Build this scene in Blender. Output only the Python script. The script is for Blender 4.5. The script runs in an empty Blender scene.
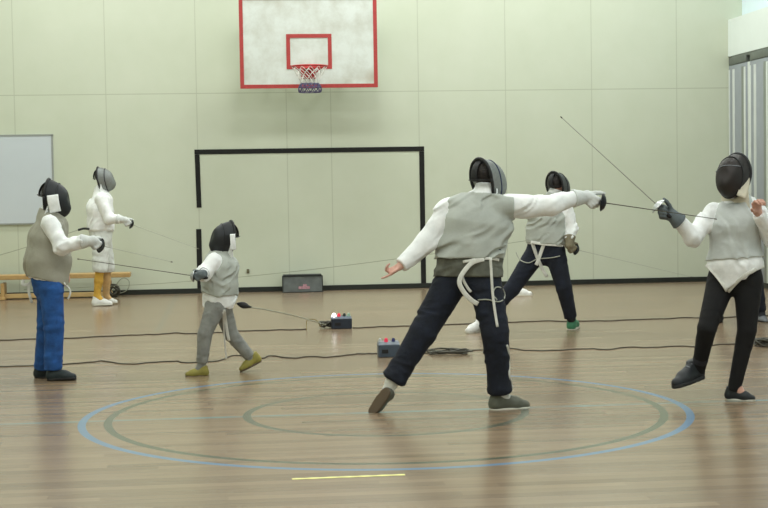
import bpy, math, random
import numpy as np
from mathutils import Vector, Matrix

random.seed(7)
C = bpy.context.scene.collection
SC = bpy.context.scene
SC.view_settings.view_transform = 'Standard'
SC.view_settings.look = 'None'
SC.view_settings.exposure = 0.0

# ------------------------------------------------------------------ camera
F_PX, PITCH, YAW, ROLL, CAM_H = 1500.0, 0.048727, 0.097332, -0.016346, 1.4753
def _cam():
    cy, sy = math.cos(YAW), math.sin(YAW)
    fw = np.array([sy*math.cos(PITCH), cy*math.cos(PITCH), -math.sin(PITCH)])
    r = np.array([cy, -sy, 0.0]); u = np.cross(r, fw)
    cr, sr = math.cos(ROLL), math.sin(ROLL)
    return fw, cr*r+sr*u, -sr*r+cr*u
FW, RT, UPV = _cam()
CAMPOS = np.array([0, 0, CAM_H])
def at(px, py, Y):
    d = FW*F_PX + RT*(px-384) - UPV*(py-254)
    return CAMPOS + d*(Y/d[1])
def gnd(px, py, z=0.0):
    d = FW*F_PX + RT*(px-384) - UPV*(py-254)
    return CAMPOS + d*((z-CAM_H)/d[2])
cam = bpy.data.cameras.new('camera'); co = bpy.data.objects.new('camera', cam); C.objects.link(co)
cam.sensor_fit = 'HORIZONTAL'; cam.sensor_width = 36.0; cam.lens = F_PX/768*36
cam.clip_end = 100
m = Matrix(((RT[0], UPV[0], -FW[0], 0), (RT[1], UPV[1], -FW[1], 0), (RT[2], UPV[2], -FW[2], CAM_H), (0, 0, 0, 1)))
co.matrix_world = m
SC.camera = co

# ------------------------------------------------------------------ materials
def lin(c):
    return tuple(((v/255)/12.92 if v/255 <= 0.04045 else ((v/255+0.055)/1.055)**2.4) for v in c) + (1,)
def new_mat(name):
    mt = bpy.data.materials.new(name); mt.use_nodes = True
    nt = mt.node_tree; b = nt.nodes['Principled BSDF']
    return mt, nt, b
class N:
    """small node-graph helper"""
    def __init__(s, nt): s.nt = nt
    def n(s, t, **kw):
        o = s.nt.nodes.new(t)
        for k, v in kw.items(): setattr(o, k, v)
        return o
    def math(s, op, a, b=None, c=None):
        o = s.n('ShaderNodeMath', operation=op)
        for i, v in enumerate((a, b, c)):
            if v is None: continue
            if isinstance(v, (int, float)): o.inputs[i].default_value = v
            else: s.nt.links.new(v, o.inputs[i])
        return o.outputs[0]
    def mix(s, f, a, b):
        o = s.n('ShaderNodeMix', data_type='RGBA')
        for sock, v in ((o.inputs['Factor'], f), (o.inputs['A'], a), (o.inputs['B'], b)):
            pass
        ins = [i for i in o.inputs if i.enabled]
        for i, v in zip(ins, (f, a, b)):
            if isinstance(v, (int, float)): i.default_value = v
            elif isinstance(v, tuple): i.default_value = v
            else: s.nt.links.new(v, i)
        return [x for x in o.outputs if x.enabled][0]
    def noise(s, vec, scale, detail=3, rough=.5):
        o = s.n('ShaderNodeTexNoise'); o.inputs['Scale'].default_value = scale
        o.inputs['Detail'].default_value = detail; o.inputs['Roughness'].default_value = rough
        if vec is not None: s.nt.links.new(vec, o.inputs['Vector'])
        return o.outputs[0]
    def ramp(s, f, lo, hi):
        o = s.n('ShaderNodeMapRange'); s.nt.links.new(f, o.inputs[0])
        o.inputs[1].default_value = lo; o.inputs[2].default_value = hi
        return o.outputs[0]
    def bump(s, h, strength, dist=.01):
        o = s.n('ShaderNodeBump'); o.inputs['Strength'].default_value = strength; o.inputs['Distance'].default_value = dist
        s.nt.links.new(h, o.inputs['Height']); return o.outputs[0]

def cloth(name, c, var=.12, rough=.85, scale=14, bump=.12, metal=0, sheen=0):
    mt, nt, b = new_mat(name); g = N(nt)
    tc = g.n('ShaderNodeTexCoord').outputs['Object']
    nz = g.noise(tc, scale, 4, .6)
    c1 = lin(tuple(v*(1-var) for v in c)); c2 = lin(tuple(min(255, v*(1+var*.5)) for v in c))
    nt.links.new(g.mix(g.ramp(nz, .35, .65), c1, c2), b.inputs['Base Color'])
    b.inputs['Roughness'].default_value = rough; b.inputs['Metallic'].default_value = metal
    fine = g.noise(tc, 45, 3, .6)
    nt.links.new(g.bump(g.math('ADD', g.math('MULTIPLY', nz, 1.5), fine), bump, .012), b.inputs['Normal'])
    return mt
def plain(name, c, rough=.5, metal=0, var=.06, scale=30):
    mt, nt, b = new_mat(name); g = N(nt)
    tc = g.n('ShaderNodeTexCoord').outputs['Object']
    nz = g.noise(tc, scale, 3, .5)
    c1 = lin(tuple(v*(1-var) for v in c)); c2 = lin(tuple(min(255, v*(1+var)) for v in c))
    nt.links.new(g.mix(nz, c1, c2), b.inputs['Base Color'])
    b.inputs['Roughness'].default_value = rough; b.inputs['Metallic'].default_value = metal
    return mt
def glow(name, c, s):
    mt, nt, b = new_mat(name)
    b.inputs['Base Color'].default_value = lin(c); b.inputs['Emission Color'].default_value = lin(c)
    b.inputs['Emission Strength'].default_value = s
    return mt
def meshmat(name, c, alpha):
    mt, nt, b = new_mat(name); g = N(nt)
    tc = g.n('ShaderNodeTexCoord').outputs['Object']
    nz = g.noise(tc, 60, 2)
    nt.links.new(g.mix(nz, lin(tuple(v*.8 for v in c)), lin(c)), b.inputs['Base Color'])
    b.inputs['Roughness'].default_value = .5; b.inputs['Metallic'].default_value = .2
    b.inputs['Alpha'].default_value = alpha
    return mt

M = {}
M['white'] = cloth('white_jacket_cloth', (247, 250, 250), .05)
M['white_b'] = cloth('white_breeches_cloth', (222, 226, 222), .07)
M['lame'] = cloth('grey_lame_cloth', (180, 185, 178), .05, .7, 7, .12, .03)
M['lame_tan'] = cloth('tan_lame_cloth', (164, 162, 148), .06, .7, 7, .12, .03)
M['lame_light'] = cloth('light_lame_cloth', (194, 199, 196), .05, .7, 7, .12, .03)
M['cream'] = cloth('cream_cloth', (214, 208, 188), .06)
M['jeans'] = cloth('blue_denim', (36, 84, 150), .18, .9, 10, .35)
M['navy'] = cloth('navy_sweat_cloth', (23, 29, 43), .2, .9, 12, .35)
M['black'] = cloth('black_legging_cloth', (14, 14, 16), .15, .9, 12, .2)
M['greyb'] = cloth('grey_breeches_cloth', (142, 144, 140), .1, .85, 14, .3)
M['olive'] = cloth('olive_grey_cloth', (104, 106, 96), .12)
M['sock'] = cloth('amber_sock_knit', (208, 164, 68), .1)
M['sock_k'] = cloth('dark_sock_knit', (40, 42, 48), .1)
M['skin'] = plain('skin', (204, 158, 140), .55, 0, .05)
M['hair'] = cloth('dark_hair', (38, 32, 28), .3, .6, 40, .6)
M['glove_g'] = cloth('grey_glove', (98, 108, 112), .12, .7)
M['glove_o'] = cloth('drab_glove', (128, 120, 98), .1, .7)
M['glove_w'] = cloth('white_glove', (214, 218, 216), .06, .7)
M['mesh_k'] = meshmat('black_mask_mesh', (44, 38, 36), .93)
M['mesh_n'] = meshmat('dark_mask_mesh', (38, 42, 46), .94)
M['mesh_g'] = meshmat('grey_mask_mesh', (150, 156, 154), .82)
M['mesh_t'] = meshmat('slate_mask_mesh', (92, 96, 96), .85)
M['trim_k'] = plain('black_mask_trim', (24, 25, 28), .6)
M['trim_b'] = plain('blue_mask_trim', (40, 52, 80), .6)
M['strap_w'] = cloth('white_strap', (222, 222, 214), .05, .8, 30, .1)
M['shoe_k'] = plain('black_shoe', (28, 32, 36), .6)
M['shoe_teal'] = plain('dark_teal_shoe', (24, 38, 42), .6)
M['shoe_w'] = plain('white_shoe', (226, 226, 222), .6)
M['shoe_o'] = plain('olive_shoe', (140, 132, 62), .65, 0, .2)
M['shoe_g'] = plain('grey_green_shoe', (92, 94, 82), .65, 0, .15)
M['shoe_gr'] = plain('green_shoe', (62, 124, 92), .6, 0, .2)
M['shoe_lg'] = plain('light_grey_shoe', (120, 124, 130), .6, 0, .15)
M['sole_w'] = plain('pale_sole', (206, 204, 192), .6)
M['sole_k'] = plain('dark_sole', (34, 34, 34), .7)
M['sole_br'] = plain('brown_sole', (92, 78, 60), .7)
M['sole_bl'] = plain('blue_sole', (44, 84, 130), .6)
M['steel'] = plain('blade_steel', (138, 140, 130), .5, .1)
M['steel_d'] = plain('dark_blade_steel', (70, 66, 52), .5, .1)
M['steel_m'] = plain('grey_blade_steel', (150, 152, 140), .5, .05)
M['steel_l'] = plain('pale_blade_steel', (172, 176, 162), .5, .05)
M['guard_k'] = plain('dark_guard', (32, 34, 38), .4, .5)
M['guard_s'] = plain('silver_guard', (190, 194, 194), .35, .7)
M['pad'] = plain('grey_pad', (90, 96, 98), .7)
M['cable'] = plain('cable_rubber', (66, 64, 54), .6)
M['cable_l'] = plain('pale_cord', (156, 160, 142), .6)
M['cable_t'] = plain('clear_cord', (170, 172, 160), .5)

# ------------------------------------------------------------------ mesh plumbing
ORIG = {}
def obj(name, V, Fc, mat, parent=None, origin=None, smooth=True):
    V = np.asarray(V, float)
    if parent is not None: origin = ORIG[parent.name]
    elif origin is None: origin = np.array([V[:, 0].mean(), V[:, 1].mean(), V[:, 2].min()])
    origin = np.asarray(origin, float)
    me = bpy.data.meshes.new(name)
    me.from_pydata((V-origin).tolist(), [], [tuple(f) for f in Fc])
    me.validate(); me.update()
    if smooth: me.polygons.foreach_set('use_smooth', [True]*len(me.polygons))
    o = bpy.data.objects.new(name, me); C.objects.link(o)
    if mat is not None:
        for mm in (mat if isinstance(mat, (list, tuple)) else [mat]): me.materials.append(mm)
    if parent is not None: o.parent = parent
    else: o.location = origin
    ORIG[o.name] = origin
    return o
def empty(name, loc):
    o = bpy.data.objects.new(name, None); C.objects.link(o); o.location = loc; ORIG[o.name] = np.asarray(loc, float)
    o.empty_display_size = .1
    return o
def tag(o, label, cat, group=None):
    o['label'] = label; o['category'] = cat
    if group: o['group'] = group
    return o
def struct(o): o['kind'] = 'structure'; return o

def join(*parts):
    V, Fc, k = [], [], 0
    for v, f in parts:
        v = np.asarray(v, float); V.append(v); Fc += [[i+k for i in q] for q in f]; k += len(v)
    return np.concatenate(V), Fc
def box(c, s, R=None, bev=0.0):
    """box (optionally chamfered on all edges)"""
    s = np.asarray(s, float)/2
    if bev <= 0:
        V = np.array([[x, y, z] for x in (-1, 1) for y in (-1, 1) for z in (-1, 1)])*s
        Fc = [(0, 1, 3, 2), (4, 6, 7, 5), (0, 4, 5, 1), (2, 3, 7, 6), (0, 2, 6, 4), (1, 5, 7, 3)]
    else:
        import bmesh
        bm = bmesh.new(); bmesh.ops.create_cube(bm, size=2)
        for v in bm.verts: v.co = Vector((v.co.x*s[0], v.co.y*s[1], v.co.z*s[2]))
        bmesh.ops.bevel(bm, geom=bm.edges[:], offset=bev, segments=2, profile=.5, affect='EDGES')
        bm.verts.ensure_lookup_table(); bm.verts.index_update()
        V = np.array([v.co[:] for v in bm.verts]); Fc = [[v.index for v in f.verts] for f in bm.faces]; bm.free()
    if R is not None: V = V @ np.asarray(R).T
    return V+np.asarray(c, float), Fc
def nrm(v): v = np.asarray(v, float); return v/(np.linalg.norm(v)+1e-12)
def catmull(P, n=6):
    P = [np.asarray(p, float) for p in P]
    if len(P) < 3: return P
    Q = [2*P[0]-P[1]]+P+[2*P[-1]-P[-2]]; out = []
    for i in range(1, len(Q)-2):
        a, b, c, d = Q[i-1:i+3]
        for k in range(n):
            t = k/n
            out.append(.5*((2*b)+(c-a)*t+(2*a-5*b+4*c-d)*t*t+(3*b-a-3*c+d)*t**3))
    out.append(P[-1]); return out
def sweep(P, ra, rb=None, sides=8, flat=None, up=None):
    """tube along P; flat=(w,t) gives a strap cross-section"""
    P = [np.asarray(p, float) for p in P]; n = len(P); rb = ra if rb is None else rb
    T = [nrm(P[min(i+1, n-1)]-P[max(i-1, 0)]) for i in range(n)]
    u = np.array([0, 0, 1.]) if up is None else np.asarray(up, float)
    if abs(np.dot(u, T[0])) > .95: u = np.array([1., 0, 0])
    V, Fc = [], []
    u = nrm(u-T[0]*np.dot(u, T[0]))
    for i in range(n):
        u = nrm(u-T[i]*np.dot(u, T[i])); w = np.cross(T[i], u)
        r = ra+(rb-ra)*i/max(1, n-1)
        for k in range(sides):
            a = 2*math.pi*(k+.5)/sides
            if flat: V.append(P[i]+w*math.copysign(abs(math.cos(a))**.5, math.cos(a))*flat[0]/2+u*math.copysign(abs(math.sin(a))**.5, math.sin(a))*flat[1]/2)
            else: V.append(P[i]+(w*math.cos(a)+u*math.sin(a))*r)
    for i in range(n-1):
        for k in range(sides):
            a, b = i*sides+k, i*sides+(k+1) % sides
            Fc.append((a, b, b+sides, a+sides))
    Fc.append(tuple(range(sides-1, -1, -1))); Fc.append(tuple((n-1)*sides+k for k in range(sides)))
    return np.array(V), Fc
def lathe(prof, origin, axis, seg=24, closed=False):
    """profile of (radius, height) revolved about axis"""
    a = nrm(axis); h = np.array([0, 0, 1.]) if abs(a[2]) < .9 else np.array([1., 0, 0])
    x = nrm(np.cross(h, a)); y = np.cross(a, x); V, Fc = [], []
    for r, z in prof:
        for k in range(seg):
            t = 2*math.pi*k/seg; V.append(np.asarray(origin)+a*z+(x*math.cos(t)+y*math.sin(t))*max(r, 1e-5))
    n = len(prof)
    for i in range(n-1):
        for k in range(seg):
            p, q = i*seg+k, i*seg+(k+1) % seg
            Fc.append((p, q, q+seg, p+seg))
    Fc.append(tuple(range(seg-1, -1, -1))); Fc.append(tuple((n-1)*seg+k for k in range(seg)))
    return np.array(V), Fc

# ------------------------------------------------------------------ implicit surfaces for figures
f32 = np.float32
def smin(a, b, k):
    h = np.clip(.5+.5*(b-a)/k, 0, 1)
    return b+(a-b)*h-k*h*(1-h)
def rc(a, b, ra, rb, cut0=False, cut1=False):
    a = np.asarray(a, f32); b = np.asarray(b, f32); ab = b-a; L2 = float(ab@ab)+1e-9; L = math.sqrt(L2)
    def f(P):
        q = P-a; s = q@ab/L2; t = np.clip(s, 0, 1)
        d = np.sqrt(((q-t[:, None]*ab)**2).sum(1))-(ra+(rb-ra)*t)
        if cut1: d = np.maximum(d, (s-1)*L)
        if cut0: d = np.maximum(d, -s*L)
        return d
    return f
def ell(c, ax, rad):
    c = np.asarray(c, f32); A = np.asarray(ax, f32)/np.asarray(rad, f32)[:, None]; mn = float(min(rad))
    def f(P):
        k = np.sqrt((((P-c)@A.T)**2).sum(1)); return (k-1)*mn
    return f
def loft(secs, k=.03):
    """secs: list of (centre, lateral, half width, half depth)"""
    def f(P):
        D = None
        for (c0, l0, w0, d0), (c1, l1, w1, d1) in zip(secs[:-1], secs[1:]):
            ab = (c1-c0).astype(f32); L2 = float(ab@ab)+1e-9; ax = ab/math.sqrt(L2)
            q = P-c0.astype(f32); t = np.clip(q@ab/L2, 0, 1)
            lat = nrm(l0+l1); lat = nrm(lat-ax*np.dot(lat, ax)).astype(f32); fr = np.cross(ax, lat).astype(f32)
            w = w0+(w1-w0)*t; d = d0+(d1-d0)*t
            r = q-t[:, None]*ab
            kk = np.sqrt((r@lat/w)**2+(r@fr/d)**2+(r@ax/np.minimum(w, d))**2)
            e = (kk-1)*np.minimum(w, d)
            D = e if D is None else smin(D, e, k)
        return D
    return f
def U(fs, k=.02):
    def f(P):
        D = fs[0](P)
        for g in fs[1:]:
            e = g(P); D = np.minimum(D, e) if k <= 0 else smin(D, e, k)
        return D
    return f
def folds(seed, amp, wl, direction=None, stretch=3.5):
    """cloth wrinkles: warped directional waves"""
    r = np.random.RandomState(seed); W = []
    for i in range(5):
        k = r.normal(size=3)
        if direction is not None:
            dd = nrm(direction); k = k*.26+dd*np.sign(r.normal())*1.1
        k = nrm(k)*2*math.pi/(wl*r.uniform(.7, 1.6)); W.append((k.astype(f32), r.uniform(0, 6.28)))
    wk = [(nrm(r.normal(size=3)).astype(f32)*2*math.pi/(wl*2.7), r.uniform(0, 6.28)) for _ in range(3)]
    def g(P):
        wp = sum(np.sin(P@k+p) for k, p in wk)*.9
        s = sum(np.sin(P@k+p+wp) for k, p in W)/5
        s2 = np.clip(sum(np.sin(P@k*.37+p*2) for k, p in W)/3+.4, 0, 1)
        rd = 1-2.2*np.abs(sum(np.sin(P@(k*.8)+p*1.7+wp) for k, p in W[:3])/3)
        return (amp*(.65*s*s2-.5*np.clip(rd, -.2, 1)*s2)).astype(f32)
    return g
def add(f, g):
    return lambda P: f(P)+g(P)
def cutp(f, pt, n):
    """keep the side opposite to n"""
    pt = np.asarray(pt, f32); n = nrm(n).astype(f32)
    return lambda P: np.maximum(f(P), (P-pt)@n)
def sub(f, g, k=0):
    return lambda P: np.maximum(f(P), -g(P))
def inter(f, g): return lambda P: np.maximum(f(P), g(P))

def nets(f, lo, hi, h):
    lo = np.asarray(lo, float)-3*h; hi = np.asarray(hi, float)+3*h; B = 6
    nb = np.ceil((hi-lo)/(h*B)).astype(int); n = nb*B
    g = [lo[i]+h*np.arange(n[i]) for i in range(3)]
    bc = [lo[i]+h*(np.arange(nb[i])*B+(B-1)/2) for i in range(3)]
    X = np.stack(np.meshgrid(*bc, indexing='ij'), -1).reshape(-1, 3).astype(f32)
    D = f(X); act = np.abs(D) < h*B*1.05+.012
    Fg = np.repeat(np.repeat(np.repeat(D.reshape(nb), B, 0), B, 1), B, 2).astype(f32)
    idx = np.argwhere(act.reshape(nb))
    if len(idx) == 0: return np.zeros((0, 3)), []
    off = np.stack(np.meshgrid(*[np.arange(B)]*3, indexing='ij'), -1).reshape(-1, 3)
    ii = (idx[:, None, :]*B+off[None]).reshape(-1, 3)
    P = (lo+ii*h).astype(f32)
    vals = np.concatenate([f(P[i:i+400000]) for i in range(0, len(P), 400000)])
    Fg[ii[:, 0], ii[:, 1], ii[:, 2]] = vals
    Fg[0] = Fg[-1] = 1; Fg[:, 0] = Fg[:, -1] = 1; Fg[:, :, 0] = Fg[:, :, -1] = 1
    S = Fg < 0
    cnt = sum(S[a:n[0]-1+a, b:n[1]-1+b, c:n[2]-1+c].astype(np.int8) for a in (0, 1) for b in (0, 1) for c in (0, 1))
    cells = np.argwhere((cnt > 0) & (cnt < 8))
    if len(cells) == 0: return np.zeros((0, 3)), []
    ID = -np.ones(n-1, int); ID[cells[:, 0], cells[:, 1], cells[:, 2]] = np.arange(len(cells))
    acc = np.zeros((len(cells), 3)); num = np.zeros(len(cells))
    cor = [np.array(x) for x in ((0,0,0),(1,0,0),(0,1,0),(1,1,0),(0,0,1),(1,0,1),(0,1,1),(1,1,1))]
    fv = [Fg[cells[:, 0]+c[0], cells[:, 1]+c[1], cells[:, 2]+c[2]] for c in cor]
    for a in range(8):
        for b in range(a+1, 8):
            if np.abs(cor[a]-cor[b]).sum() != 1: continue
            s = (fv[a] < 0) != (fv[b] < 0)
            t = np.where(s, fv[a]/(fv[a]-fv[b]+1e-12*(~s)+0.0), 0)
            p = cor[a][None]+t[:, None]*(cor[b]-cor[a])[None]
            acc += np.where(s[:, None], p, 0); num += s
    V = lo+h*(cells+acc/num[:, None])
    Q = []
    for ax in range(3):
        o1, o2 = [(1, 2), (2, 0), (0, 1)][ax]
        sl = [slice(0, n[i]-1) for i in range(3)]; sl2 = list(sl); sl2[ax] = slice(1, n[ax])
        A, Bm = S[tuple(sl)], S[tuple(sl2)]
        e = np.argwhere(A != Bm); e = e[(e[:, o1] > 0) & (e[:, o2] > 0)]
        if len(e) == 0: continue
        d1 = np.zeros(3, int); d1[o1] = 1; d2 = np.zeros(3, int); d2[o2] = 1
        G = lambda x: ID[x[:, 0], x[:, 1], x[:, 2]]
        q = np.stack([G(e-d1-d2), G(e-d2), G(e), G(e-d1)], 1)
        fl = ~A[e[:, 0], e[:, 1], e[:, 2]]
        q[fl] = q[fl][:, ::-1]; Q.append(q)
    Q = np.concatenate(Q); Q = Q[(Q >= 0).all(1)]
    return V, Q.tolist()
def relax(V, Fc, it=1, w=.4):
    Q = np.array(Fc); V = V.copy()
    for _ in range(it):
        S = np.zeros_like(V); n = np.zeros(len(V))
        for a in range(4):
            for b in (1, 3):
                np.add.at(S, Q[:, a], V[Q[:, (a+b) % 4]]); np.add.at(n, Q[:, a], 1)
        V = V*(1-w)+w*S/np.maximum(n, 1)[:, None]
    return V
def surf(f, pts, pad, h, it=1):
    pts = np.asarray(pts, float)
    V, Fc = nets(f, pts.min(0)-pad, pts.max(0)+pad, h)
    if len(Fc): V = relax(V, Fc, it)
    return V, Fc

# ------------------------------------------------------------------ hand
def hand_prims(w, d, t, side, curls, k=1.0, fat=0.0, thumb=(.6, .75, .35), tcurl=.4):
    """w wrist, d towards fingers, t thumb side; side 'R'/'L'. curls: four (a1,a2,a3) in degrees."""
    d = nrm(d); t = nrm(np.asarray(t)-d*np.dot(t, d)); n = np.cross(t, d)*(1 if side == 'R' else -1)
    fs = []
    offs = (.031, .0105, -.0105, -.030); lens = (.95, 1.05, .98, .78); kn = (.088, .092, .087, .079)
    for o, L, kk, cu in zip(offs, lens, kn, curls):
        p = w+d*kk*k+t*o*k
        fs.append(rc(w+t*o*.62*k+d*.005, p, .0155*k+fat, .0125*k+fat))
        a = 0
        for s, (ln, r0, r1) in enumerate(((.043, .0098, .0088), (.027, .0088, .0078), (.021, .0078, .0066))):
            a += math.radians(cu[s]); dr = d*math.cos(a)+n*math.sin(a)+t*o*1.2*(1 if s == 0 else .3)*max(0, math.cos(a))
            q = p+nrm(dr)*ln*L*k; fs.append(rc(p, q, r0*k+fat, r1*k+fat)); p = q
    b = w+d*.022*k+t*.022*k+n*.006*k
    v = nrm(d*thumb[0]+t*thumb[1]+n*thumb[2]); p1 = b+v*.042*k
    v2 = nrm(v+d*tcurl+n*.2); p2 = p1+v2*.032*k; p3 = p2+nrm(v2+d*.3)*.024*k
    fs += [rc(w+d*.012*k+t*.012*k, b, .015*k+fat, .015*k+fat), rc(b, p1, .0145*k+fat, .011*k+fat), rc(p1, p2, .011*k+fat, .0098*k+fat), rc(p2, p3, .0098*k+fat, .0075*k+fat)]
    return U(fs, .005), n
RELAX = [(12, 18, 12), (22, 26, 16), (30, 30, 18), (36, 34, 20)]
GRIP = [(62, 80, 45), (68, 88, 50), (70, 90, 52), (72, 92, 55)]
POINT = [(4, 8, 6), (42, 55, 30), (55, 65, 35), (60, 68, 38)]
OPEN = [(8, 14, 10), (14, 20, 12), (20, 24, 14), (26, 28, 16)]

# ------------------------------------------------------------------ shoes
def make_shoe(person, heel, toe, up, mat, sole, h=.006, k=1.0, lace=None, name='shoe'):
    heel, toe = np.asarray(heel, float), np.asarray(toe, float)
    f = nrm(toe-heel); L = np.linalg.norm(toe-heel); up = np.asarray(up, float); u = nrm(up-f*np.dot(up, f)); l = np.cross(u, f)
    W = .2*L*.92
    b0 = heel+f*.16*L; b1 = heel+f*.62*L; b2 = heel+f*.86*L
    hgt = .45*L
    upper = U([rc(b0+u*.17*L, b1+u*.12*L, .145*L, .15*L), rc(b1+u*.11*L, b2+u*.09*L, .15*L, .125*L),
               rc(b0+u*.14*L, b0+f*.04*L+u*hgt, .15*L, .15*L, cut1=True), rc(b0+f*.12*L+u*.30*L, b1+u*.17*L, .12*L, .12*L)], .03)
    upper = cutp(upper, heel+u*.05*L, -u)
    V, Fc = surf(upper, [heel, toe, heel+u*hgt, toe+u*.1], .09, h)
    s = obj(name, V, Fc, mat, person)
    def solef(P):
        q = P-heel.astype(f32); a = q@f.astype(f32); b = q@l.astype(f32); c = q@u.astype(f32)
        t = np.clip((a-.16*L)/(.68*L), 0, 1); r = .15*L+.035*L*np.sin(t*math.pi*.9)-.015*L*t
        d2 = np.sqrt((a-.16*L-t*.68*L)**2+b*b)-r
        return np.maximum(d2, np.abs(c-.035*L)-.042*L)
    V, Fc = surf(solef, [heel, toe], .09, h)
    obj('sole', V, Fc, sole, s)
    if lace is not None:
        parts = []
        for i in range(4):
            c = b0+f*(.20+.1*i)*L+u*(.405-.048*i)*L
            parts.append(sweep([c-l*.085*L-u*.03*L, c+u*.008*L, c+l*.085*L-u*.03*L], .016*L, sides=6))
        V, Fc = join(*parts); obj('laces', V, Fc, lace, s)
    return s

# ------------------------------------------------------------------ mask
def make_mask(person, c, fwd, mesh, trim, bib, k=1.0, bibdrop=.13, up0=(0, 0, 1), rimmat=None, crease_glint=None):
    f = nrm(fwd); u = np.asarray(up0, float); u = nrm(u-f*np.dot(u, f)); r = np.cross(f, u); c = np.asarray(c, float)
    NA, NS = 40, 14; V, Fc = [], []
    def P(a, s, grow=0.0):
        # a angle around (0 = right, pi/2 = top), s 0 rim .. 1 nose
        sn, cs = math.sin(a), math.cos(a)
        hz = (.136 if sn > 0 else .160)
        prof = math.cos(s*math.pi/2)**.62
        y = (.106+grow)*cs*prof; z = (hz+grow)*sn*prof
        x = -.058-.18*(.128*sn)+(.172+grow)*math.sin(s*math.pi/2) + .022*(s**.5)
        if sn < 0: x += .03*(-sn)*(1-s)
        return c+(f*x+r*y+u*(z-.01))*k
    for i in range(NS):
        for j in range(NA): V.append(P(2*math.pi*j/NA, i/NS))
    V.append(P(0, 1.0)); top = len(V)-1
    for i in range(NS-1):
        for j in range(NA): Fc.append((i*NA+j, i*NA+(j+1) % NA, (i+1)*NA+(j+1) % NA, (i+1)*NA+j))
    for j in range(NA): Fc.append(((NS-1)*NA+j, (NS-1)*NA+(j+1) % NA, top))
    mk = obj('fencing_mask', V, Fc, mesh, person)
    ring = [P(2*math.pi*j/48, 0) for j in range(49)]
    v, q = sweep(ring, .011*k, sides=8); obj('mask_rim', v, q, trim, mk)
    # band around the cheek: the seam that divides face mesh and side mesh
    ring = [P(2*math.pi*j/48, .30, .001) for j in range(49)]
    v, q = sweep(ring, .005*k, sides=6); obj('mask_seam_or_glint', v, q, rimmat or trim, mk)
    # spring tongue over the back of the head, and elastic strap
    pts = [c+(f*x+u*z)*k for x, z in ((-.062, .122), (-.085, .102), (-.107, .074), (-.120, .04), (-.121, .0), (-.110, -.03))]
    v, q = sweep(catmull(pts, 5), .01, flat=(.055*k, .012*k), up=f); obj('mask_tongue', v, q, trim, mk)
    pts = [c+(f*x+r*y-u*.02)*k for x, y in ((-.052, -.094), (-.085, -.078), (-.110, -.046), (-.119, 0), (-.110, .046), (-.085, .078), (-.052, .094))]
    v, q = sweep(catmull(pts, 5), .01, flat=(.028*k, .006*k), up=u); obj('mask_strap', v, q, trim, mk)
    # bib
    NB = 28; V, Fc = [], []
    rows = [(0, 0, 0), (.022, .008, .0), (.35, .010, -.004), (.7, .016, -.006), (1, .024, -.002)]
    for t, g, b in rows:
        for j in range(NB+1):
            a = math.radians(-24-(132)*j/NB); p = P(a, .06, .004)
            sn = math.sin(a)
            out = r*math.cos(a)+f*.9*max(0, -sn)
            low = bibdrop*(.72+.28*max(0, -sn))*(1 if sn < 0 else 1+.6*sn)
            V.append(p+out*g*k*(.3+.7*max(0, -sn))-r*math.cos(a)*.02*t*(1-max(0, -sn))*k-u*low*t*k+f*(.006-.012*t)*k)
    n = NB+1
    for i in range(len(rows)-1):
        for j in range(NB): Fc.append((i*n+j, i*n+j+1, (i+1)*n+j+1, (i+1)*n+j))
    o = obj('bib', V, Fc, bib, mk)
    md = o.modifiers.new('s', 'SOLIDIFY'); md.thickness = .006
    if crease_glint is not None:  # pale line paints the highlight along a crease of the mesh
        pts = [P(math.radians(a), s, .003) for a, s in ((150, .35), (140, .5), (110, .7), (60, .72), (20, .6))]
        v, q = sweep(catmull(pts, 4), .003*k, sides=6); obj('mask_seam_or_glint', v, q, crease_glint, mk)
    return mk

# ------------------------------------------------------------------ foil
def make_foil(guard, tip, label, blade, gmat, handle_len=.13, bend=.0, gr=.055, group=None, r0=.0036, r1=.0022, padm=None):
    g = np.asarray(guard, float); tp = np.asarray(tip, float); d = nrm(tp-g)
    root = empty('foil', g-d*handle_len)
    L = np.linalg.norm(tp-g); dn = np.array([0, 0, -1.])
    pts = [g+d*L*s-dn*bend*math.sin(math.pi*s)*L for s in np.linspace(0, 1, 14)]
    v, q = sweep(pts, r0, r1, sides=8); obj('blade', v, q, blade, root)
    v, q = lathe([(.0005, .006), (.018, .004), (gr*.7, -.004), (gr, -.020), (gr+.003, -.023), (gr, -.026), (gr*.7, -.010), (.016, -.002), (.0005, -.001)], g, d, 28)
    obj('guard', v, q, gmat, root)
    v, q = lathe([(gr*.8, -.018), (gr*.8, -.024), (.02, -.016), (.01, -.016)], g, d, 24); obj('guard_pad', v, q, padm or M['pad'], root)
    v, q = lathe([(.011, -.012), (.015, -.03), (.0125, -.06), (.0145, -.09), (.012, -handle_len+.01), (.008, -handle_len)], g, d, 14)
    obj('grip', v, q, M['trim_k'], root)
    v, q = lathe([(.0032, .0), (.0042, .004), (.0042, .014), (.003, .017)], tp-d*.012, d, 10); obj('button', v, q, M['steel_d'], root)
    return tag(root, label, 'foil')
def grip_pose(guard, tip, side, q, k=1.0):
    """wrist, finger direction, thumb direction for a hand behind the guard"""
    h = nrm(np.asarray(tip)-guard); q = np.asarray(q, float); q = nrm(q-h*np.dot(q, h))
    d = nrm(.86*h+.5*q); t = nrm(.5*h-.86*q); n = np.cross(t, d)*(1 if side == 'R' else -1)
    c = np.asarray(guard)-h*.080*k
    return c-d*.066*k-n*.030*k, d, t

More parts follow.
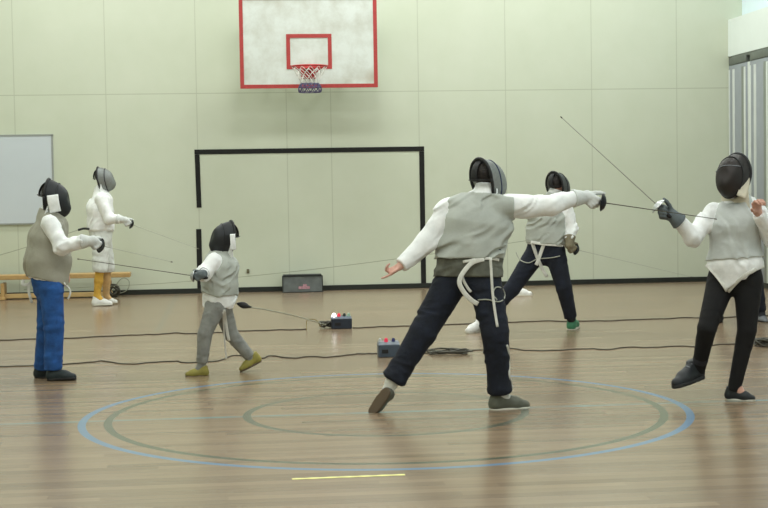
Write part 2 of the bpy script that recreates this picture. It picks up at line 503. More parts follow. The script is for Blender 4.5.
# ------------------------------------------------------------------ figure builder
def img_plane(p1, p2, Y):
    """plane through two points of the figure and the line of sight: (point, normal pointing down)"""
    a, b = at(p1[0], p1[1], Y), at(p2[0], p2[1], Y)
    n = np.cross(b-a, (a+b)/2-CAMPOS); n = nrm(n)
    return a, (n if n[2] < 0 else -n)
def figure(c):
    Y = c['Y']; k = c.get('k', 1.0); h = c.get('h', .009)
    J = {n: at(v[0], v[1], Y+(v[2] if len(v) > 2 else 0)) for n, v in c['j'].items()}
    sd = c.get('seed', 1)
    grip = c.get('grip')                                     # (side, guard, tip, q)
    HW = {}
    if grip:
        g3 = at(*grip[1][:2], Y+grip[1][2]); t3 = at(*grip[2][:2], Y+grip[2][2])
        w, d, t = grip_pose(g3, t3, grip[0], grip[3], k); J['wr'+grip[0]] = w; HW[grip[0]] = (w, d, t, GRIP)
    for s, v in c.get('hand', {}).items():                   # side: (finger tip dir, thumb dir, curls)
        HW[s] = (J['wr'+s], nrm(v[0]), nrm(v[1]), v[2])
    pel, che, nek, hed = J['pelvis'], J['chest'], J['neck'], J['head']
    lp = nrm(J['hipR']-J['hipL']); lc = nrm(J['shR']-J['shL'])
    shm = (J['shR']+J['shL'])/2; shw = np.linalg.norm(J['shR']-J['shL'])/2
    S = dict(hip=(.165, .12), waist=(.145, .11), chest=(.165, .118), sh=.085); S.update(c.get('sec', {}))
    def torso(o, wx=1.0, low=.07):
        up = nrm(che-pel)
        return loft([(pel-up*low*k, lp, S['hip'][0]*k*.92+o, S['hip'][1]*k*.9+o), (pel+up*.03*k, lp, S['hip'][0]*k+o, S['hip'][1]*k+o),
                     (pel*.55+che*.45, nrm(lp+lc), S['waist'][0]*k+o, S['waist'][1]*k+o), (che, lc, S['chest'][0]*k+o, S['chest'][1]*k+o),
                     (shm-nrm(nek-pel)*.015*k, lc, max(.05, shw*.86)*wx+o*.8, S['sh']*k+o*.8), (nek, lc, .06*k+o*.5, .06*k+o*.5)], .035)
    # ---- body
    f = nrm(c['look']); u = np.array([0, 0, 1.]); u = nrm(u-f*np.dot(u, f)); r = np.cross(f, u)
    ax = np.stack([r, f, u])
    kk = k; k = c['mask'].get('k', k)*.97
    prims = [None, rc(nek-nrm(hed-nek)*.03, hed-u*.05*k-f*.015*k, .056*k, .054*k),
             ell(hed+u*.03*k-f*.012*k, ax, (.072*k, .092*k, .082*k)), ell(hed-u*.045*k+f*.028*k, ax, (.056*k, .062*k, .068*k)),
             rc(hed+f*.083*k+u*.02*k, hed+f*.102*k-u*.018*k, .009*k, .014*k), ell(hed-u*.055*k+f*.082*k, ax, (.024*k, .01*k, .009*k)),
             ell(hed+r*.076*k-f*.01*k, ax, (.012*k, .02*k, .032*k)), ell(hed-r*.076*k-f*.01*k, ax, (.012*k, .02*k, .032*k)),
             rc(hed+f*.076*k+u*.034*k-r*.034*k, hed+f*.076*k+u*.034*k+r*.034*k, .012*k, .012*k)]
    k = kk; prims[0] = torso(-.026); arms = []; legs = []
    WR = {q: (J['wr'+q]*.82+J['el'+q]*.18 if q in c.get('gloves', {}) else J['wr'+q]) for q in 'LR'}
    for s in 'LR':
        arms.append(U([rc(J['sh'+s], J['el'+s], .046*k, .036*k), rc(J['el'+s], WR[s], .037*k, .025*k)], .02))
        legs.append(U([rc(J['hip'+s], J['kn'+s], .076*k, .05*k), rc(J['kn'+s], J['an'+s], .049*k, .034*k), rc(J['an'+s], J['heel'+s]*.55+J['toe'+s]*.45+nrm(c['shoes'].get('up'+s, J['an'+s]-J['heel'+s]))*.045*k, .034*k, .03*k)], .02))
    body = U([U(prims[:1]+arms, .04), U(prims[1:], .018)]+legs, .025)
    allp = list(J.values())
    V, Fc = surf(body, allp, .17, h)
    parts = [(V, Fc)]
    eye = []; kh = c['mask'].get('k', k)*.97
    for sg in (-1, 1):
        eye.append(lathe([(.0005, .012*kh), (.008*kh, .0085*kh), (.0115*kh, 0), (.008*kh, -.0085*kh), (.0005, -.012*kh)], hed+f*.074*kh+u*.018*kh+r*sg*.03*kh, f, 12))
    for s in 'LR':
        if s in HW and s not in c.get('gloves', {}):
            w, d, t, cu = HW[s]
            hk = k*c.get('hk', .92); fn, _ = hand_prims(w, d, t, s, cu, hk)
            fn = U([fn, rc(J['el'+s]*.25+w*.75, w, .03*k, .024*k)], .015)
            parts.append(surf(fn, [w, w+nrm(d)*.19*k], .09*k, .0042))
    V, Fc = join(*parts)
    base = (J['heelL']+J['heelR']+J['toeL']+J['toeR'])/4; base = np.array([base[0], base[1], 0])
    if len(Fc): pass
    P = obj('person', V, Fc, M['skin'], None, base)
    tag(P, c['label'], 'person', c.get('group'))
    for V, Fc in eye: obj('eye', V, Fc, M['sole_w'], P)
    # ---- hair
    hf = cutp(ell(hed+u*.028*kh-f*.016*kh, ax, (.080*kh, .098*kh, .089*kh)), hed+f*.03*kh, f*.8-u*.6)
    hf = cutp(hf, hed-u*.06*kh, -u)
    V, Fc = surf(add(hf, folds(sd+50, .006, .03)), [hed], .14*kh, .007); obj('hair', V, Fc, M['hair'], P)
    # ---- trousers
    tr = c['trousers']; th, kn, an = tr['r']; lg = []
    for s in 'LR':
        e = J['an'+s] if 'to' not in tr else J['kn'+s]+(J['an'+s]-J['kn'+s])*tr['to']
        fold_dir = nrm(J['an'+s]-J['kn'+s])
        l1 = rc(J['hip'+s], J['kn'+s], th*k, kn*k)
        l2 = rc(J['kn'+s], e, kn*k, an*k, cut1=True)
        leg = smin_f(l1, l2, .012)
        if tr.get('puff'):
            p0 = J['kn'+s]+(e-J['kn'+s])*.80
            leg = smin_f(leg, rc(p0, e-fold_dir*.012, an*k*1.02, an*k*tr['puff'], cut1=True), .03)
        leg = cutp(leg, e+fold_dir*.004, fold_dir) if True else leg
        # keep the cut local to the lower leg
        lg.append(leg)
    up = nrm(che-pel)
    tf = U([torso(tr.get('o', .004)), U(lg, 0)], .035)
    tf = cutp(tf, pel+up*tr.get('waist', .12)*k, up)
    tf = add(tf, folds(sd, tr.get('amp', .007), tr.get('wl', .085), nrm(J['knR']-J['hipR'])))
    V, Fc = surf(tf, [pel+up*.12]+[J[n+s] for n in ('hip', 'kn', 'an') for s in 'LR'], .16, h)
    TR = obj('trousers', V, Fc, tr['mat'], P)
    # ---- socks
    for s in 'LR':
        sk = c.get('sock', M['sock_k']); sk = sk[s] if isinstance(sk, dict) else sk
        if sk is None: continue
        top = J['kn'+s] if c.get('sock_up') else J['an'+s]*.5+J['kn'+s]*.5
        mid = J['an'+s]*.45+J['kn'+s]*.55 if c.get('sock_up') else J['an'+s]*.7+J['kn'+s]*.3
        upk = nrm(c['shoes'].get('up'+s, J['an'+s]-(J['heel'+s]*.75+J['toe'+s]*.25))); ft = J['heel'+s]*.5+J['toe'+s]*.5+upk*.05*k
        r0 = .054 if c.get('sock_up') else .047
        V, Fc = surf(U([rc(top, mid, r0*k, r0*k), rc(mid, J['an'+s], r0*k, .041*k), rc(J['an'+s], ft, .041*k, .036*k)], .02), [top, J['an'+s], ft], .09, .007)
        obj('sock', V, Fc, sk, P)
    # ---- jacket
    jk = c['jacket']; ua, eb, cuff = jk.get('r', (.066, .056, .046)); sl = []
    for s in 'LR':
        w = J['wr'+s]; e = w+(J['el'+s]-w)*(.26 if s in c.get('gloves', {}) else jk.get('cuff', .06))
        sl.append(U([rc(J['sh'+s], J['el'+s], ua*k, eb*k), rc(J['el'+s], e, eb*k, cuff*k, cut1=True)], .03))
    o = jk.get('o', .012)
    tj = torso(o, 1.0, .10)
    for a, b in jk['hem']: tj = cutp(tj, *img_plane(a, b, Y))
    jf = U([tj]+sl, .022)
    for s in 'LR':
        pass
    jfold = folds(sd+1, jk.get('amp', .010)*1.6, jk.get('wl', .075)*1.05, jk.get('dir', nrm(che-J['elR'])))
    jf = add(jf, jfold)
    neckcut = nek+nrm(hed-nek)*.055*k
    col = rc(nek-nrm(hed-nek)*.05*k, neckcut, .074*k, .068*k, cut1=True)
    jf = U([jf, col], .02)
    jf = cutp(jf, neckcut, nrm(hed-nek)) if False else jf
    V, Fc = surf(jf, [pel, che, nek]+[J[n+s] for n in ('sh', 'el', 'wr') for s in 'LR'], .2, h)
    obj('jacket', V, Fc, jk.get('mat', M['white']), P)
    # ---- electric vest
    if 'vest' in c:
        vs = c['vest']; tv = torso(o+vs.get('o', .012), vs.get('wx', .93), .10)
        for a, b in vs['hem']: tv = cutp(tv, *img_plane(a, b, Y))
        for s in 'LR':
            sg = 1 if s == 'R' else -1
            if s in vs.get('caps', ''):
                dr = nrm(J['el'+s]-J['sh'+s])
                tv = U([tv, rc(J['sh'+s]-dr*.05, J['sh'+s]+dr*.035*k, (ua+.006)*k, (ua+.006)*k, cut1=True)], .03); continue
            hole = rc(J['sh'+s]+nrm(J['el'+s]-J['sh'+s])*vs.get('ho', .03)*k, J['sh'+s]+(J['el'+s]-J['sh'+s])*1.5, (ua+.010)*k, (eb+.012)*k)
            tv = sub(tv, hole)
        vo = vs.get('o', .012)
        tv = U([tv, rc(nek-nrm(hed-nek)*.05*k, nek+nrm(hed-nek)*.1*k, .074*k+vo, .068*k+vo)], .02)
        tv = cutp(tv, nek+nrm(hed-nek)*vs.get('ck', .012)*k, nrm(hed-nek))
        tv = add(tv, jfold)
        V, Fc = surf(tv, [pel, che, nek, shm]+[J['shR'], J['shL']], .24, h)
        obj('lame_vest', V, Fc, vs['mat'], P)
    # ---- gloves
    for s, gm in c.get('gloves', {}).items():
        w, d, t, cu = HW[s]
        fn, _ = hand_prims(w, d, t, s, cu, k, .0035)
        fa = nrm(J['el'+s]-w)
        cf = rc(w+d*.02, w+fa*c.get('cuffl', .090)*k, .034*k, (cuff+.014)*k, cut1=True)
        fn = add(U([fn, cf], .015), folds(sd+5, .002, .03))
        V, Fc = surf(fn, [w, w+d*.15*k, w+fa*.1*k], .09*k, .0045)
        obj('glove', V, Fc, gm, P)
    # ---- shoes
    sh = c['shoes']
    for s in 'LR':
        upv = sh.get('up'+s, J['an'+s]-(J['heel'+s]*.75+J['toe'+s]*.25))
        mt = sh['mat'][s] if isinstance(sh['mat'], dict) else sh['mat']
        so = sh['sole'][s] if isinstance(sh['sole'], dict) else sh['sole']
        make_shoe(P, J['heel'+s], J['toe'+s], upv, mt, so, .0065, lace=sh.get('lace'))
    # ---- mask
    mk = c['mask']
    make_mask(P, hed+f*.0, c['look'], mk['mesh'], mk['trim'], mk.get('bib', M['white']), mk.get('k', k), mk.get('drop', .13), rimmat=mk.get('rim'), crease_glint=mk.get('crease_glint'))
    J['tf'] = tf
    return P, J
def smin_f(a, b, k): return lambda P: smin(a(P), b(P), k)
from mathutils.bvhtree import BVHTree
def snapper(P):
    V, Fc = [], []; k = 0
    for o in P.children:
        if o.name.split('.')[0] in ('jacket', 'lame_vest', 'trousers', 'jersey_tail'):
            og = ORIG[P.name]
            V += [tuple(v.co[i]+og[i] for i in range(3)) for v in o.data.vertices]
            Fc += [[q+k for q in p.vertices] for p in o.data.polygons]; k = len(V)
    T = BVHTree.FromPolygons(V, Fc)
    def f(p, Y, off):
        d = nrm(at(p[0], p[1], Y)-CAMPOS)
        h = T.ray_cast(Vector(CAMPOS), Vector(d))
        if h[0] is not None: return np.array(h[0])-d*off
        n = T.find_nearest(Vector(at(p[0], p[1], Y+(p[2] if len(p) > 2 else 0))))
        q = np.array(n[0]); b = CAMPOS+d*np.dot(q-CAMPOS, d)
        return b
    return f
SNAP = {}
def surf_line(P, pts, Y, off, n, hang=False):
    if P.name not in SNAP: SNAP[P.name] = snapper(P)
    px = catmull([np.array((p[0], p[1], 0.)) for p in pts], n)
    q = [SNAP[P.name](p, Y, off) for p in px]
    if hang:
        y0 = sorted(v[1] for v in q)[len(q)//5]
        q = [at(p[0], p[1], min(v[1], y0)) for p, v in zip(px, q)]
    for _ in range(3): q = [q[0]]+[(q[i-1]+2*q[i]+q[i+1])/4 for i in range(1, len(q)-1)]+[q[-1]]
    return q
def strap(P, pts, Y, w=.03, mat=None, name='strap', t=.006, n=5, hang=False):
    q = surf_line(P, pts, Y, .006, n, hang)
    v, fc = sweep(q, .01, flat=(w, t), up=(0, -1, .1), sides=8); return obj(name, v, fc, mat or M['strap_w'], P)
def cordp(P, pts, Y, r=.005, mat=None, name='body_cord', n=6):
    q = surf_line(P, pts, Y, .008, n)
    v, fc = sweep(q, r, sides=6); return obj(name, v, fc, mat or M['cable_t'], P)

# ------------------------------------------------------------------ the room
XW0, XW1, YB, YF, ZC = -5.1, 7.03, 20.351, -4.0, 6.6
def wall_material(seams):
    mt, nt, b = new_mat('painted_wall_panels' if seams else 'painted_wall'); g = N(nt)
    tc = g.n('ShaderNodeTexCoord').outputs['Object']
    nz = g.noise(tc, 1.3, 4, .6); fine = g.noise(tc, 26, 3, .6)
    col = g.mix(g.ramp(nz, .3, .7), lin((199, 206, 185)), lin((205, 211, 192)))
    if seams:
        sep = g.n('ShaderNodeSeparateXYZ'); nt.links.new(tc, sep.inputs[0]); X, Z = sep.outputs[0], sep.outputs[2]
        uu = g.math('DIVIDE', g.math('SUBTRACT', X, -2.905-1.2*10), 1.2)
        right = g.math('GREATER_THAN', X, -2.905+1.2*3.25)
        uu = g.math('ADD', uu, g.math('MULTIPLY', right, .5))
        fr = g.math('FRACT', uu); ds = g.math('MINIMUM', fr, g.math('SUBTRACT', 1.0, fr))
        vs = g.math('LESS_THAN', ds, .0052)
        hs = g.math('LESS_THAN', g.math('ABSOLUTE', g.math('SUBTRACT', Z, 2.687)), .0058)
        sm = g.math('MULTIPLY', g.math('MAXIMUM', g.math('MULTIPLY', vs, .75), hs), .34)
        col = g.mix(sm, col, lin((118, 122, 92)))
    nt.links.new(col, b.inputs['Base Color']); b.inputs['Roughness'].default_value = .6
    nt.links.new(g.bump(fine, .05, .01), b.inputs['Normal'])
    return mt
def floor_material():
    mt, nt, b = new_mat('varnished_floor_boards'); g = N(nt)
    tc = g.n('ShaderNodeTexCoord').outputs['Object']
    sep = g.n('ShaderNodeSeparateXYZ'); nt.links.new(tc, sep.inputs[0]); X, Yc = sep.outputs[0], sep.outputs[1]
    row = g.math('FLOOR', g.math('DIVIDE', Yc, .083))
    wn = g.n('ShaderNodeTexWhiteNoise', noise_dimensions='1D'); nt.links.new(row, wn.inputs['W'])
    xs = g.math('FLOOR', g.math('DIVIDE', g.math('ADD', X, g.math('MULTIPLY', wn.outputs['Value'], 9.0)), 1.9))
    cmb = g.n('ShaderNodeCombineXYZ'); nt.links.new(row, cmb.inputs[0]); nt.links.new(xs, cmb.inputs[1])
    wn2 = g.n('ShaderNodeTexWhiteNoise', noise_dimensions='2D'); nt.links.new(cmb.outputs[0], wn2.inputs['Vector'])
    mp = g.n('ShaderNodeMapping'); mp.inputs['Scale'].default_value = (1.2, 14, 1); nt.links.new(tc, mp.inputs[0])
    grain = g.noise(mp.outputs[0], 3.0, 5, .62)
    mp2 = g.n('ShaderNodeMapping'); mp2.inputs['Scale'].default_value = (.22, 1.6, 1); nt.links.new(tc, mp2.inputs[0])
    big = g.noise(mp2.outputs[0], 1.6, 3, .6)
    v = g.math('ADD', g.math('MULTIPLY', wn2.outputs['Value'], .42), g.math('MULTIPLY', grain, .40))
    v = g.math('ADD', v, g.math('MULTIPLY', big, .35))
    col = g.mix(g.ramp(v, .15, 1.0), lin(FLOOR_D), lin(FLOOR_L))
    gap = g.math('FRACT', g.math('DIVIDE', Yc, .083))
    col = g.mix(g.math('MULTIPLY', g.math('LESS_THAN', gap, .03), .35), col, lin((70, 52, 38)))
    # painted court lines
    cx, cy = .921, 9.474
    dx, dy = g.math('SUBTRACT', X, cx), g.math('SUBTRACT', Yc, cy)
    R = g.math('SQRT', g.math('ADD', g.math('MULTIPLY', dx, dx), g.math('MULTIPLY', dy, dy)))
    def band(val, c, w): return g.math('LESS_THAN', g.math('ABSOLUTE', g.math('SUBTRACT', val, c)), w/2)
    wear = g.ramp(g.noise(tc, 2.2, 3, .6), .25, .6)
    half = g.math('MULTIPLY', band(Yc, cy, .055), g.math('MULTIPLY', wear, .95))
    col = g.mix(half, col, lin((112, 140, 142)))
    k1 = g.math('MULTIPLY', band(X, -.819, .055), g.math('GREATER_THAN', Yc, 15.2))
    col = g.mix(g.math('MULTIPLY', k1, .5), col, lin((108, 112, 104)))
    col = g.mix(g.math('MULTIPLY', band(R, 1.747, .052), .9), col, lin((80, 90, 74)))
    col = g.mix(g.math('MULTIPLY', band(R, .885, .052), .85), col, lin((84, 94, 82)))
    col = g.mix(g.math('MULTIPLY', band(R, 1.906, .05), .8), col, lin((92, 136, 176)))
    nt.links.new(col, b.inputs['Base Color'])
    rg = g.math('ADD', .19, g.math('MULTIPLY', g.noise(mp.outputs[0], 5, 3), .10)); nt.links.new(rg, b.inputs['Roughness'])
    b.inputs['Specular IOR Level'].default_value = .5
    hgt = g.math('ADD', g.math('MULTIPLY', wn2.outputs['Value'], .5), grain)
    nt.links.new(g.bump(hgt, .06, .004), b.inputs['Normal'])
    return mt
FLOOR_D, FLOOR_L = (114, 97, 78), (156, 135, 110)
wm, wp = wall_material(True), wall_material(False)
def slab(name, x0, x1, y0, y1, z0, z1, mat):
    V, Fc = box(((x0+x1)/2, (y0+y1)/2, (z0+z1)/2), (x1-x0, y1-y0, z1-z0))
    return struct(obj(name, V, Fc, mat, None, (0, 0, 0), False))
slab('floor', XW0-.2, XW1+.2, YF-.2, YB+.2, -.1, 0, floor_material())
slab('wall_back', XW0-.2, XW1+.2, YB, YB+.2, 0, ZC, wm)
slab('wall_left', XW0-.2, XW0, YF, YB, 0, ZC, wp)
slab('wall_right', XW1, XW1+.2, YF, YB, 0, ZC, plain('pale_blue_wall_paint', (222, 238, 244), .6, 0, .03, 2))
slab('wall_front', XW0-.2, XW1+.2, YF-.2, YF, 0, ZC, wp)
slab('ceiling', XW0-.2, XW1+.2, YF-.2, YB+.2, ZC, ZC+.15, plain('ceiling_paint', (214, 218, 208), .8, 0, .03, 2))
XB = 6.829                                                # face of the bulkhead over the folding partition
bk = plain('black_rubber_skirting', (26, 31, 26), .5, 0, .2, 12)
slab('baseboard_back', XW0, XB, YB-.022, YB, 0, .068, bk)
slab('baseboard_right', XB-.02, XB, YF, YB-.022, 0, .068, bk)
ob = slab('trim_1', XB, XW1, YF, YB, 3.116, 3.625, plain('bulkhead_paint', (224, 232, 228), .6, 0, .02, 3))
# folding partition stacked along the right wall
part = empty('folding_partition', (XB+.05, YB-2, 0))
pm = plain('grey_partition_vinyl', (146, 152, 158), .5, 0, .04, 8); pl = plain('pale_partition_vinyl', (206, 212, 206), .5, 0, .03, 8)
hm2 = plain('olive_grey_vinyl', (128, 134, 126), .5, 0, .05, 8)
hm = plain('grey_header_track', (104, 110, 104), .5, .2, .1, 10)
hz0 = 3.116-.105
V, Fc = box((XB+.1, YB-3.4, 3.116-.02), (.19, 6.6, .038)); obj('header_track', V, Fc, hm, part, smooth=False)
def y_on_wall(px):                                       # where the sight line of this column meets the partition face
    d = at(px, 150, 1.0); return XB/d[0]
pw = y_on_wall(730)-y_on_wall(747.5); gw = y_on_wall(747.5)-y_on_wall(751)
yy = YB-.006
for i in range(9):
    y0, y1 = yy-pw, yy; yy -= pw+gw
    V, Fc = box((XB+.06, (y0+y1)/2, 1.50), (.11, pw, 2.98), bev=.012); pn = obj('panel', V, Fc, pm, part)
    for t, w_ in ((.05, .035), (.27, .03), (.34, .02), (.93, .05)):
        V, Fc = box((XB+.002, y1-pw*t, 1.48), (.014, pw*w_*1.4, 2.9), bev=.003); obj('rib', V, Fc, pl, pn)
    V, Fc = box((XB+.004, y1-pw*.82, 1.48), (.012, pw*.14, 2.92), bev=.003); obj('rib', V, Fc, hm2, pn)
    V, Fc = box((XB+.05, y0-gw/2, 1.50), (.06, gw*.9, 2.98), bev=.008); obj('hinge_strip', V, Fc, pl, part)
    V, Fc = box((XB+.03, (y0+y1)/2-.01, hz0+.03), (.064, pw*.97, .10), bev=.006); obj('hanger_plate', V, Fc, hm, pn)
tag(part, 'grey folding partition with vertical panels under the white bulkhead at right', 'partition')
# small dark fixing on the upper right wall
p = at(755, 8.5, 17.9); V, Fc = lathe([(.001, 0), (.03, 0), (.035, .02), (.03, .05), (.015, .06), (.001, .06)], (XW1, 17.6, at(755, 8.5, 17.9)[2]+.02), (-1, 0, 0), 16)
tag(obj('wall_fixing', V, Fc, plain('dark_fixing', (90, 96, 100), .5), None), 'small grey round fixing on the pale upper right wall', 'fixing')

# goal outline taped on the back wall
tape = plain('black_wall_tape', (14, 15, 12), .8, 0, .15, 30)
gl = empty('goal_outline', (1.0, YB-.004, 0))
zt = at(310, 150.4, YB)[2]; xl = at(197, 152, YB)[0]; xr = at(421.6, 150, YB)[0]
V, Fc = box(((xl+xr)/2, YB-.004, zt), (xr-xl+.068, .006, .065)); obj('crossbar', V, Fc, tape, gl, smooth=False)
V, Fc = box((xr, YB-.004, (zt-.035+.068)/2), (.068, .006, zt-.035-.068)); obj('post', V, Fc, tape, gl, smooth=False)
za, zb = at(198, 207.6, YB)[2], at(199, 229, YB)[2]
V, Fc = box((xl, YB-.004, (zt-.035+za)/2), (.065, .006, zt-.035-za)); V[:, 0] += np.where(V[:, 2] < za+.01, .012, 0); obj('post', V, Fc, tape, gl, smooth=False)
V, Fc = box((xl, YB-.004, (zb+.068)/2), (.07, .006, zb-.068)); obj('post', V, Fc, tape, gl, smooth=False)
tag(gl, 'black goal outline on the back wall with a gap in its left post', 'goal marking')

# whiteboard
wb = empty('whiteboard', at(20, 180, YB-.03))
zt0, zb0 = at(40, 135, YB-.03)[2], at(40, 223.5, YB-.03)[2]; xr0 = at(53, 180, YB-.03)[0]; xl0 = xr0-1.8
V, Fc = box(((xl0+xr0)/2, YB-.012, (zt0+zb0)/2), (xr0-xl0, .02, zt0-zb0)); obj('writing_surface', V, Fc, plain('white_board_enamel', (202, 210, 216), .25, 0, .02, 2), wb, smooth=False)
al = plain('aluminium_frame', (164, 168, 166), .4, .5)
V, Fc = join(*[box(c_, s_) for c_, s_ in ((((xl0+xr0)/2, YB-.014, zt0), (xr0-xl0+.03, .028, .02)), (((xl0+xr0)/2, YB-.014, zb0), (xr0-xl0+.03, .028, .02)), ((xl0, YB-.014, (zt0+zb0)/2), (.02, .028, zt0-zb0)), ((xr0, YB-.014, (zt0+zb0)/2), (.02, .028, zt0-zb0)))])
obj('frame', V, Fc, al, wb, smooth=False)
tag(wb, 'blank whiteboard mounted on the back wall at far left', 'whiteboard')

# basketball hoop
YBB = 19.75
def bp(x, y): return at(x, y, YBB)
bb = empty('basketball_hoop', (.974, YBB, 2.7))
bx0, bx1 = .080, 1.884; bz0 = 2.707; bz1 = bz0+1.2; bcx = (bx0+bx1)/2
def board_mat():
    mt, nt, b = new_mat('scuffed_white_board'); g = N(nt); tc = g.n('ShaderNodeTexCoord').outputs['Object']
    nz = g.noise(tc, 3.2, 5, .65); sp = g.noise(tc, 1.9, 2, .5)
    col = g.mix(g.ramp(nz, .40, .72), lin((216, 222, 216)), lin((190, 192, 180)))
    col = g.mix(g.math('MULTIPLY', g.ramp(sp, .60, .78), .6), col, lin((168, 156, 132)))
    nt.links.new(col, b.inputs['Base Color']); b.inputs['Roughness'].default_value = .5; return mt
V, Fc = box((bcx, YBB+.02, (bz0+bz1)/2), (bx1-bx0, .04, bz1-bz0), bev=.006); bo = obj('backboard', V, Fc, board_mat(), bb, smooth=False)
rd = plain('red_board_paint', (170, 56, 54), .5, 0, .12, 25)
def rect_frame(x0, x1, z0, z1, w, y, t=.006):
    return join(box(((x0+x1)/2, y, z0+w/2), (x1-x0, t, w)), box(((x0+x1)/2, y, z1-w/2), (x1-x0, t, w)),
                box((x0+w/2, y, (z0+z1)/2), (w, t, z1-z0-2*w)), box((x1-w/2, y, (z0+z1)/2), (w, t, z1-z0-2*w)))
V, Fc = rect_frame(bx0, bx1, bz0, bz1, .05, YBB-.002); obj('red_border', V, Fc, rd, bo, smooth=False)
sz1, sz0 = bp(309, 34)[2], bp(309, 69)[2]; sx0, sx1 = bp(286.3, 50)[0], bp(331.7, 50)[0]
V, Fc = rect_frame(sx0, sx1, sz0, sz1, .05, YBB-.002); obj('target_square', V, Fc, rd, bo, smooth=False)
RC = at(309.5, 66.3, YBB-.375); rx, ry, rz = RC
rim = plain('red_rim_steel', (176, 48, 48), .4, .3)
ring = [np.array([rx+.228*math.cos(t), ry+.228*math.sin(t), rz]) for t in np.linspace(0, 2*math.pi, 41)]
v, q = sweep(ring, .011, sides=8); rm = obj('rim', v, q, rim, bb)
V, Fc = join(box((rx, YBB-.012, rz-.05), (.19, .02, .17), bev=.004), box((rx, YBB-.075, rz-.012), (.13, .15, .022), bev=.004),
             sweep([(rx-.07, YBB-.02, rz-.08), (rx-.16, ry+.16, rz-.008)], .008), sweep([(rx+.07, YBB-.02, rz-.08), (rx+.16, ry+.16, rz-.008)], .008))
obj('bracket', V, Fc, rim, rm)
# net: diamond cords, pale above and blue below
def net_pt(a, s):
    rr = .222+(.105-.222)*min(1, s/.62) if s < .62 else .105+.045*math.sin((s-.62)/.38*math.pi*.75)
    return np.array([rx+rr*math.cos(a), ry+rr*math.sin(a), rz-.01-.325*s])
for nm, s0, s1, mt, rr in (('net', 0, .64, M['strap_w'], .0042), ('net_hem', .64, 1.0, plain('blue_net_cord', (84, 78, 110), .8, 0, .2), .0062)):
    parts = []
    for kx in range(12):
        for sg in (-1, 1):
            a0 = 2*math.pi*kx/12
            parts.append(sweep([net_pt(a0+sg*s*4*math.pi/12*1.5, s) for s in np.linspace(s0, s1, 9)], rr, sides=5))
    if nm == 'net_hem':
        for s in (.66, .8, .99): parts.append(sweep([net_pt(t, s) for t in np.linspace(0, 2*math.pi, 25)], .006, sides=5))
    V, Fc = join(*parts); obj(nm, V, Fc, mt, rm)
sm = plain('grey_support_steel', (150, 150, 140), .5, .3)
for xx in (bx0+.45, bx1-.45):
    for zz in (bz0+.25, bz1-.2):
        V, Fc = join(sweep([(xx, YBB+.04, zz), (xx, YB-.012, zz)], .025, sides=10), box((xx, YB-.012, zz), (.14, .016, .14)), box((xx, YBB+.045, zz), (.12, .012, .12)))
        obj('wall_mount_arm', V, Fc, sm, bb)
tag(bb, 'white basketball backboard with red border, orange red rim and net on back wall', 'basketball hoop')

# ------------------------------------------------------------------ people
def cheek_flap(P, pts, Y, w, mat=None):
    q = catmull([at(*p[:2], Y+p[2]) for p in pts], 5); v, fc = sweep(q, .01, flat=(w, .010), up=(0, -1, 0), sides=8); obj('bib', v, fc, mat or M['white'], P)
XP, YP, ZP = np.array([1., 0, 0]), np.array([0, 1., 0]), np.array([0, 0, 1.])
# D: the lunging fencer seen from behind
YD = 9.5
D, JD = figure(dict(Y=YD, k=1.0, h=.008, seed=11, label='fencer in navy sweatpants lunging to the right, back turned to us', look=(.84, .53, -.04),
    j=dict(pelvis=(468, 264), chest=(476, 222), neck=(485, 193), head=(487.5, 177.5, .02), shL=(449, 211, .07), shR=(508, 205.5, -.07),
           elL=(426, 242, .04), wrL=(399.5, 266.5, -.02), elR=(551, 205.5, -.1), wrR=(584, 200, -.06), hipL=(456, 274, .05), hipR=(483, 274, -.05),
           knL=(423, 332, .0), anL=(392, 382, -.0), knR=(495, 332, -.14), anR=(500, 394, -.05), heelL=(388.5, 388, -.06), toeL=(369.5, 415, -.04),
           heelR=(489, 411, -.06), toeR=(530, 409, .0)),
    sec=dict(hip=(.185, .13), waist=(.19, .13), chest=(.195, .13), sh=.085),
    grip=('R', (605.5, 203, -.03), (716, 219, -.28), (0, 0, -1)), hand=dict(L=((-.85, -.1, -.45), (-.3, -.75, -.6), [(2, 8, 6), (62, 60, 30), (70, 65, 35), (72, 68, 38)])), hk=.82, gloves=dict(R=M['glove_w']),
    trousers=dict(r=(.112, .088, .066), mat=M['navy'], amp=.012, wl=.10, puff=1.22, to=.97, waist=.13),
    jacket=dict(hem=[((430, 256), (510, 257))], r=(.076, .064, .047), amp=.015, wl=.08, dir=(.6, .2, -.8)),
    vest=dict(hem=[((430, 257.5), (510, 258.5))], mat=M['lame'], wx=.97, o=.014, ck=-.02, ho=.045, caps='R', amp=.012, wl=.13, dir=(.6, .2, -.8)),
    shoes=dict(mat=M['shoe_g'], sole=dict(L=M['sole_br'], R=M['sole_w']), upL=(.5, .8, -.15), lace=M['strap_w']), sock=M['strap_w'],
    mask=dict(mesh=M['mesh_g'], trim=M['trim_k'], k=.94, rim=M['trim_b'], drop=.11)))
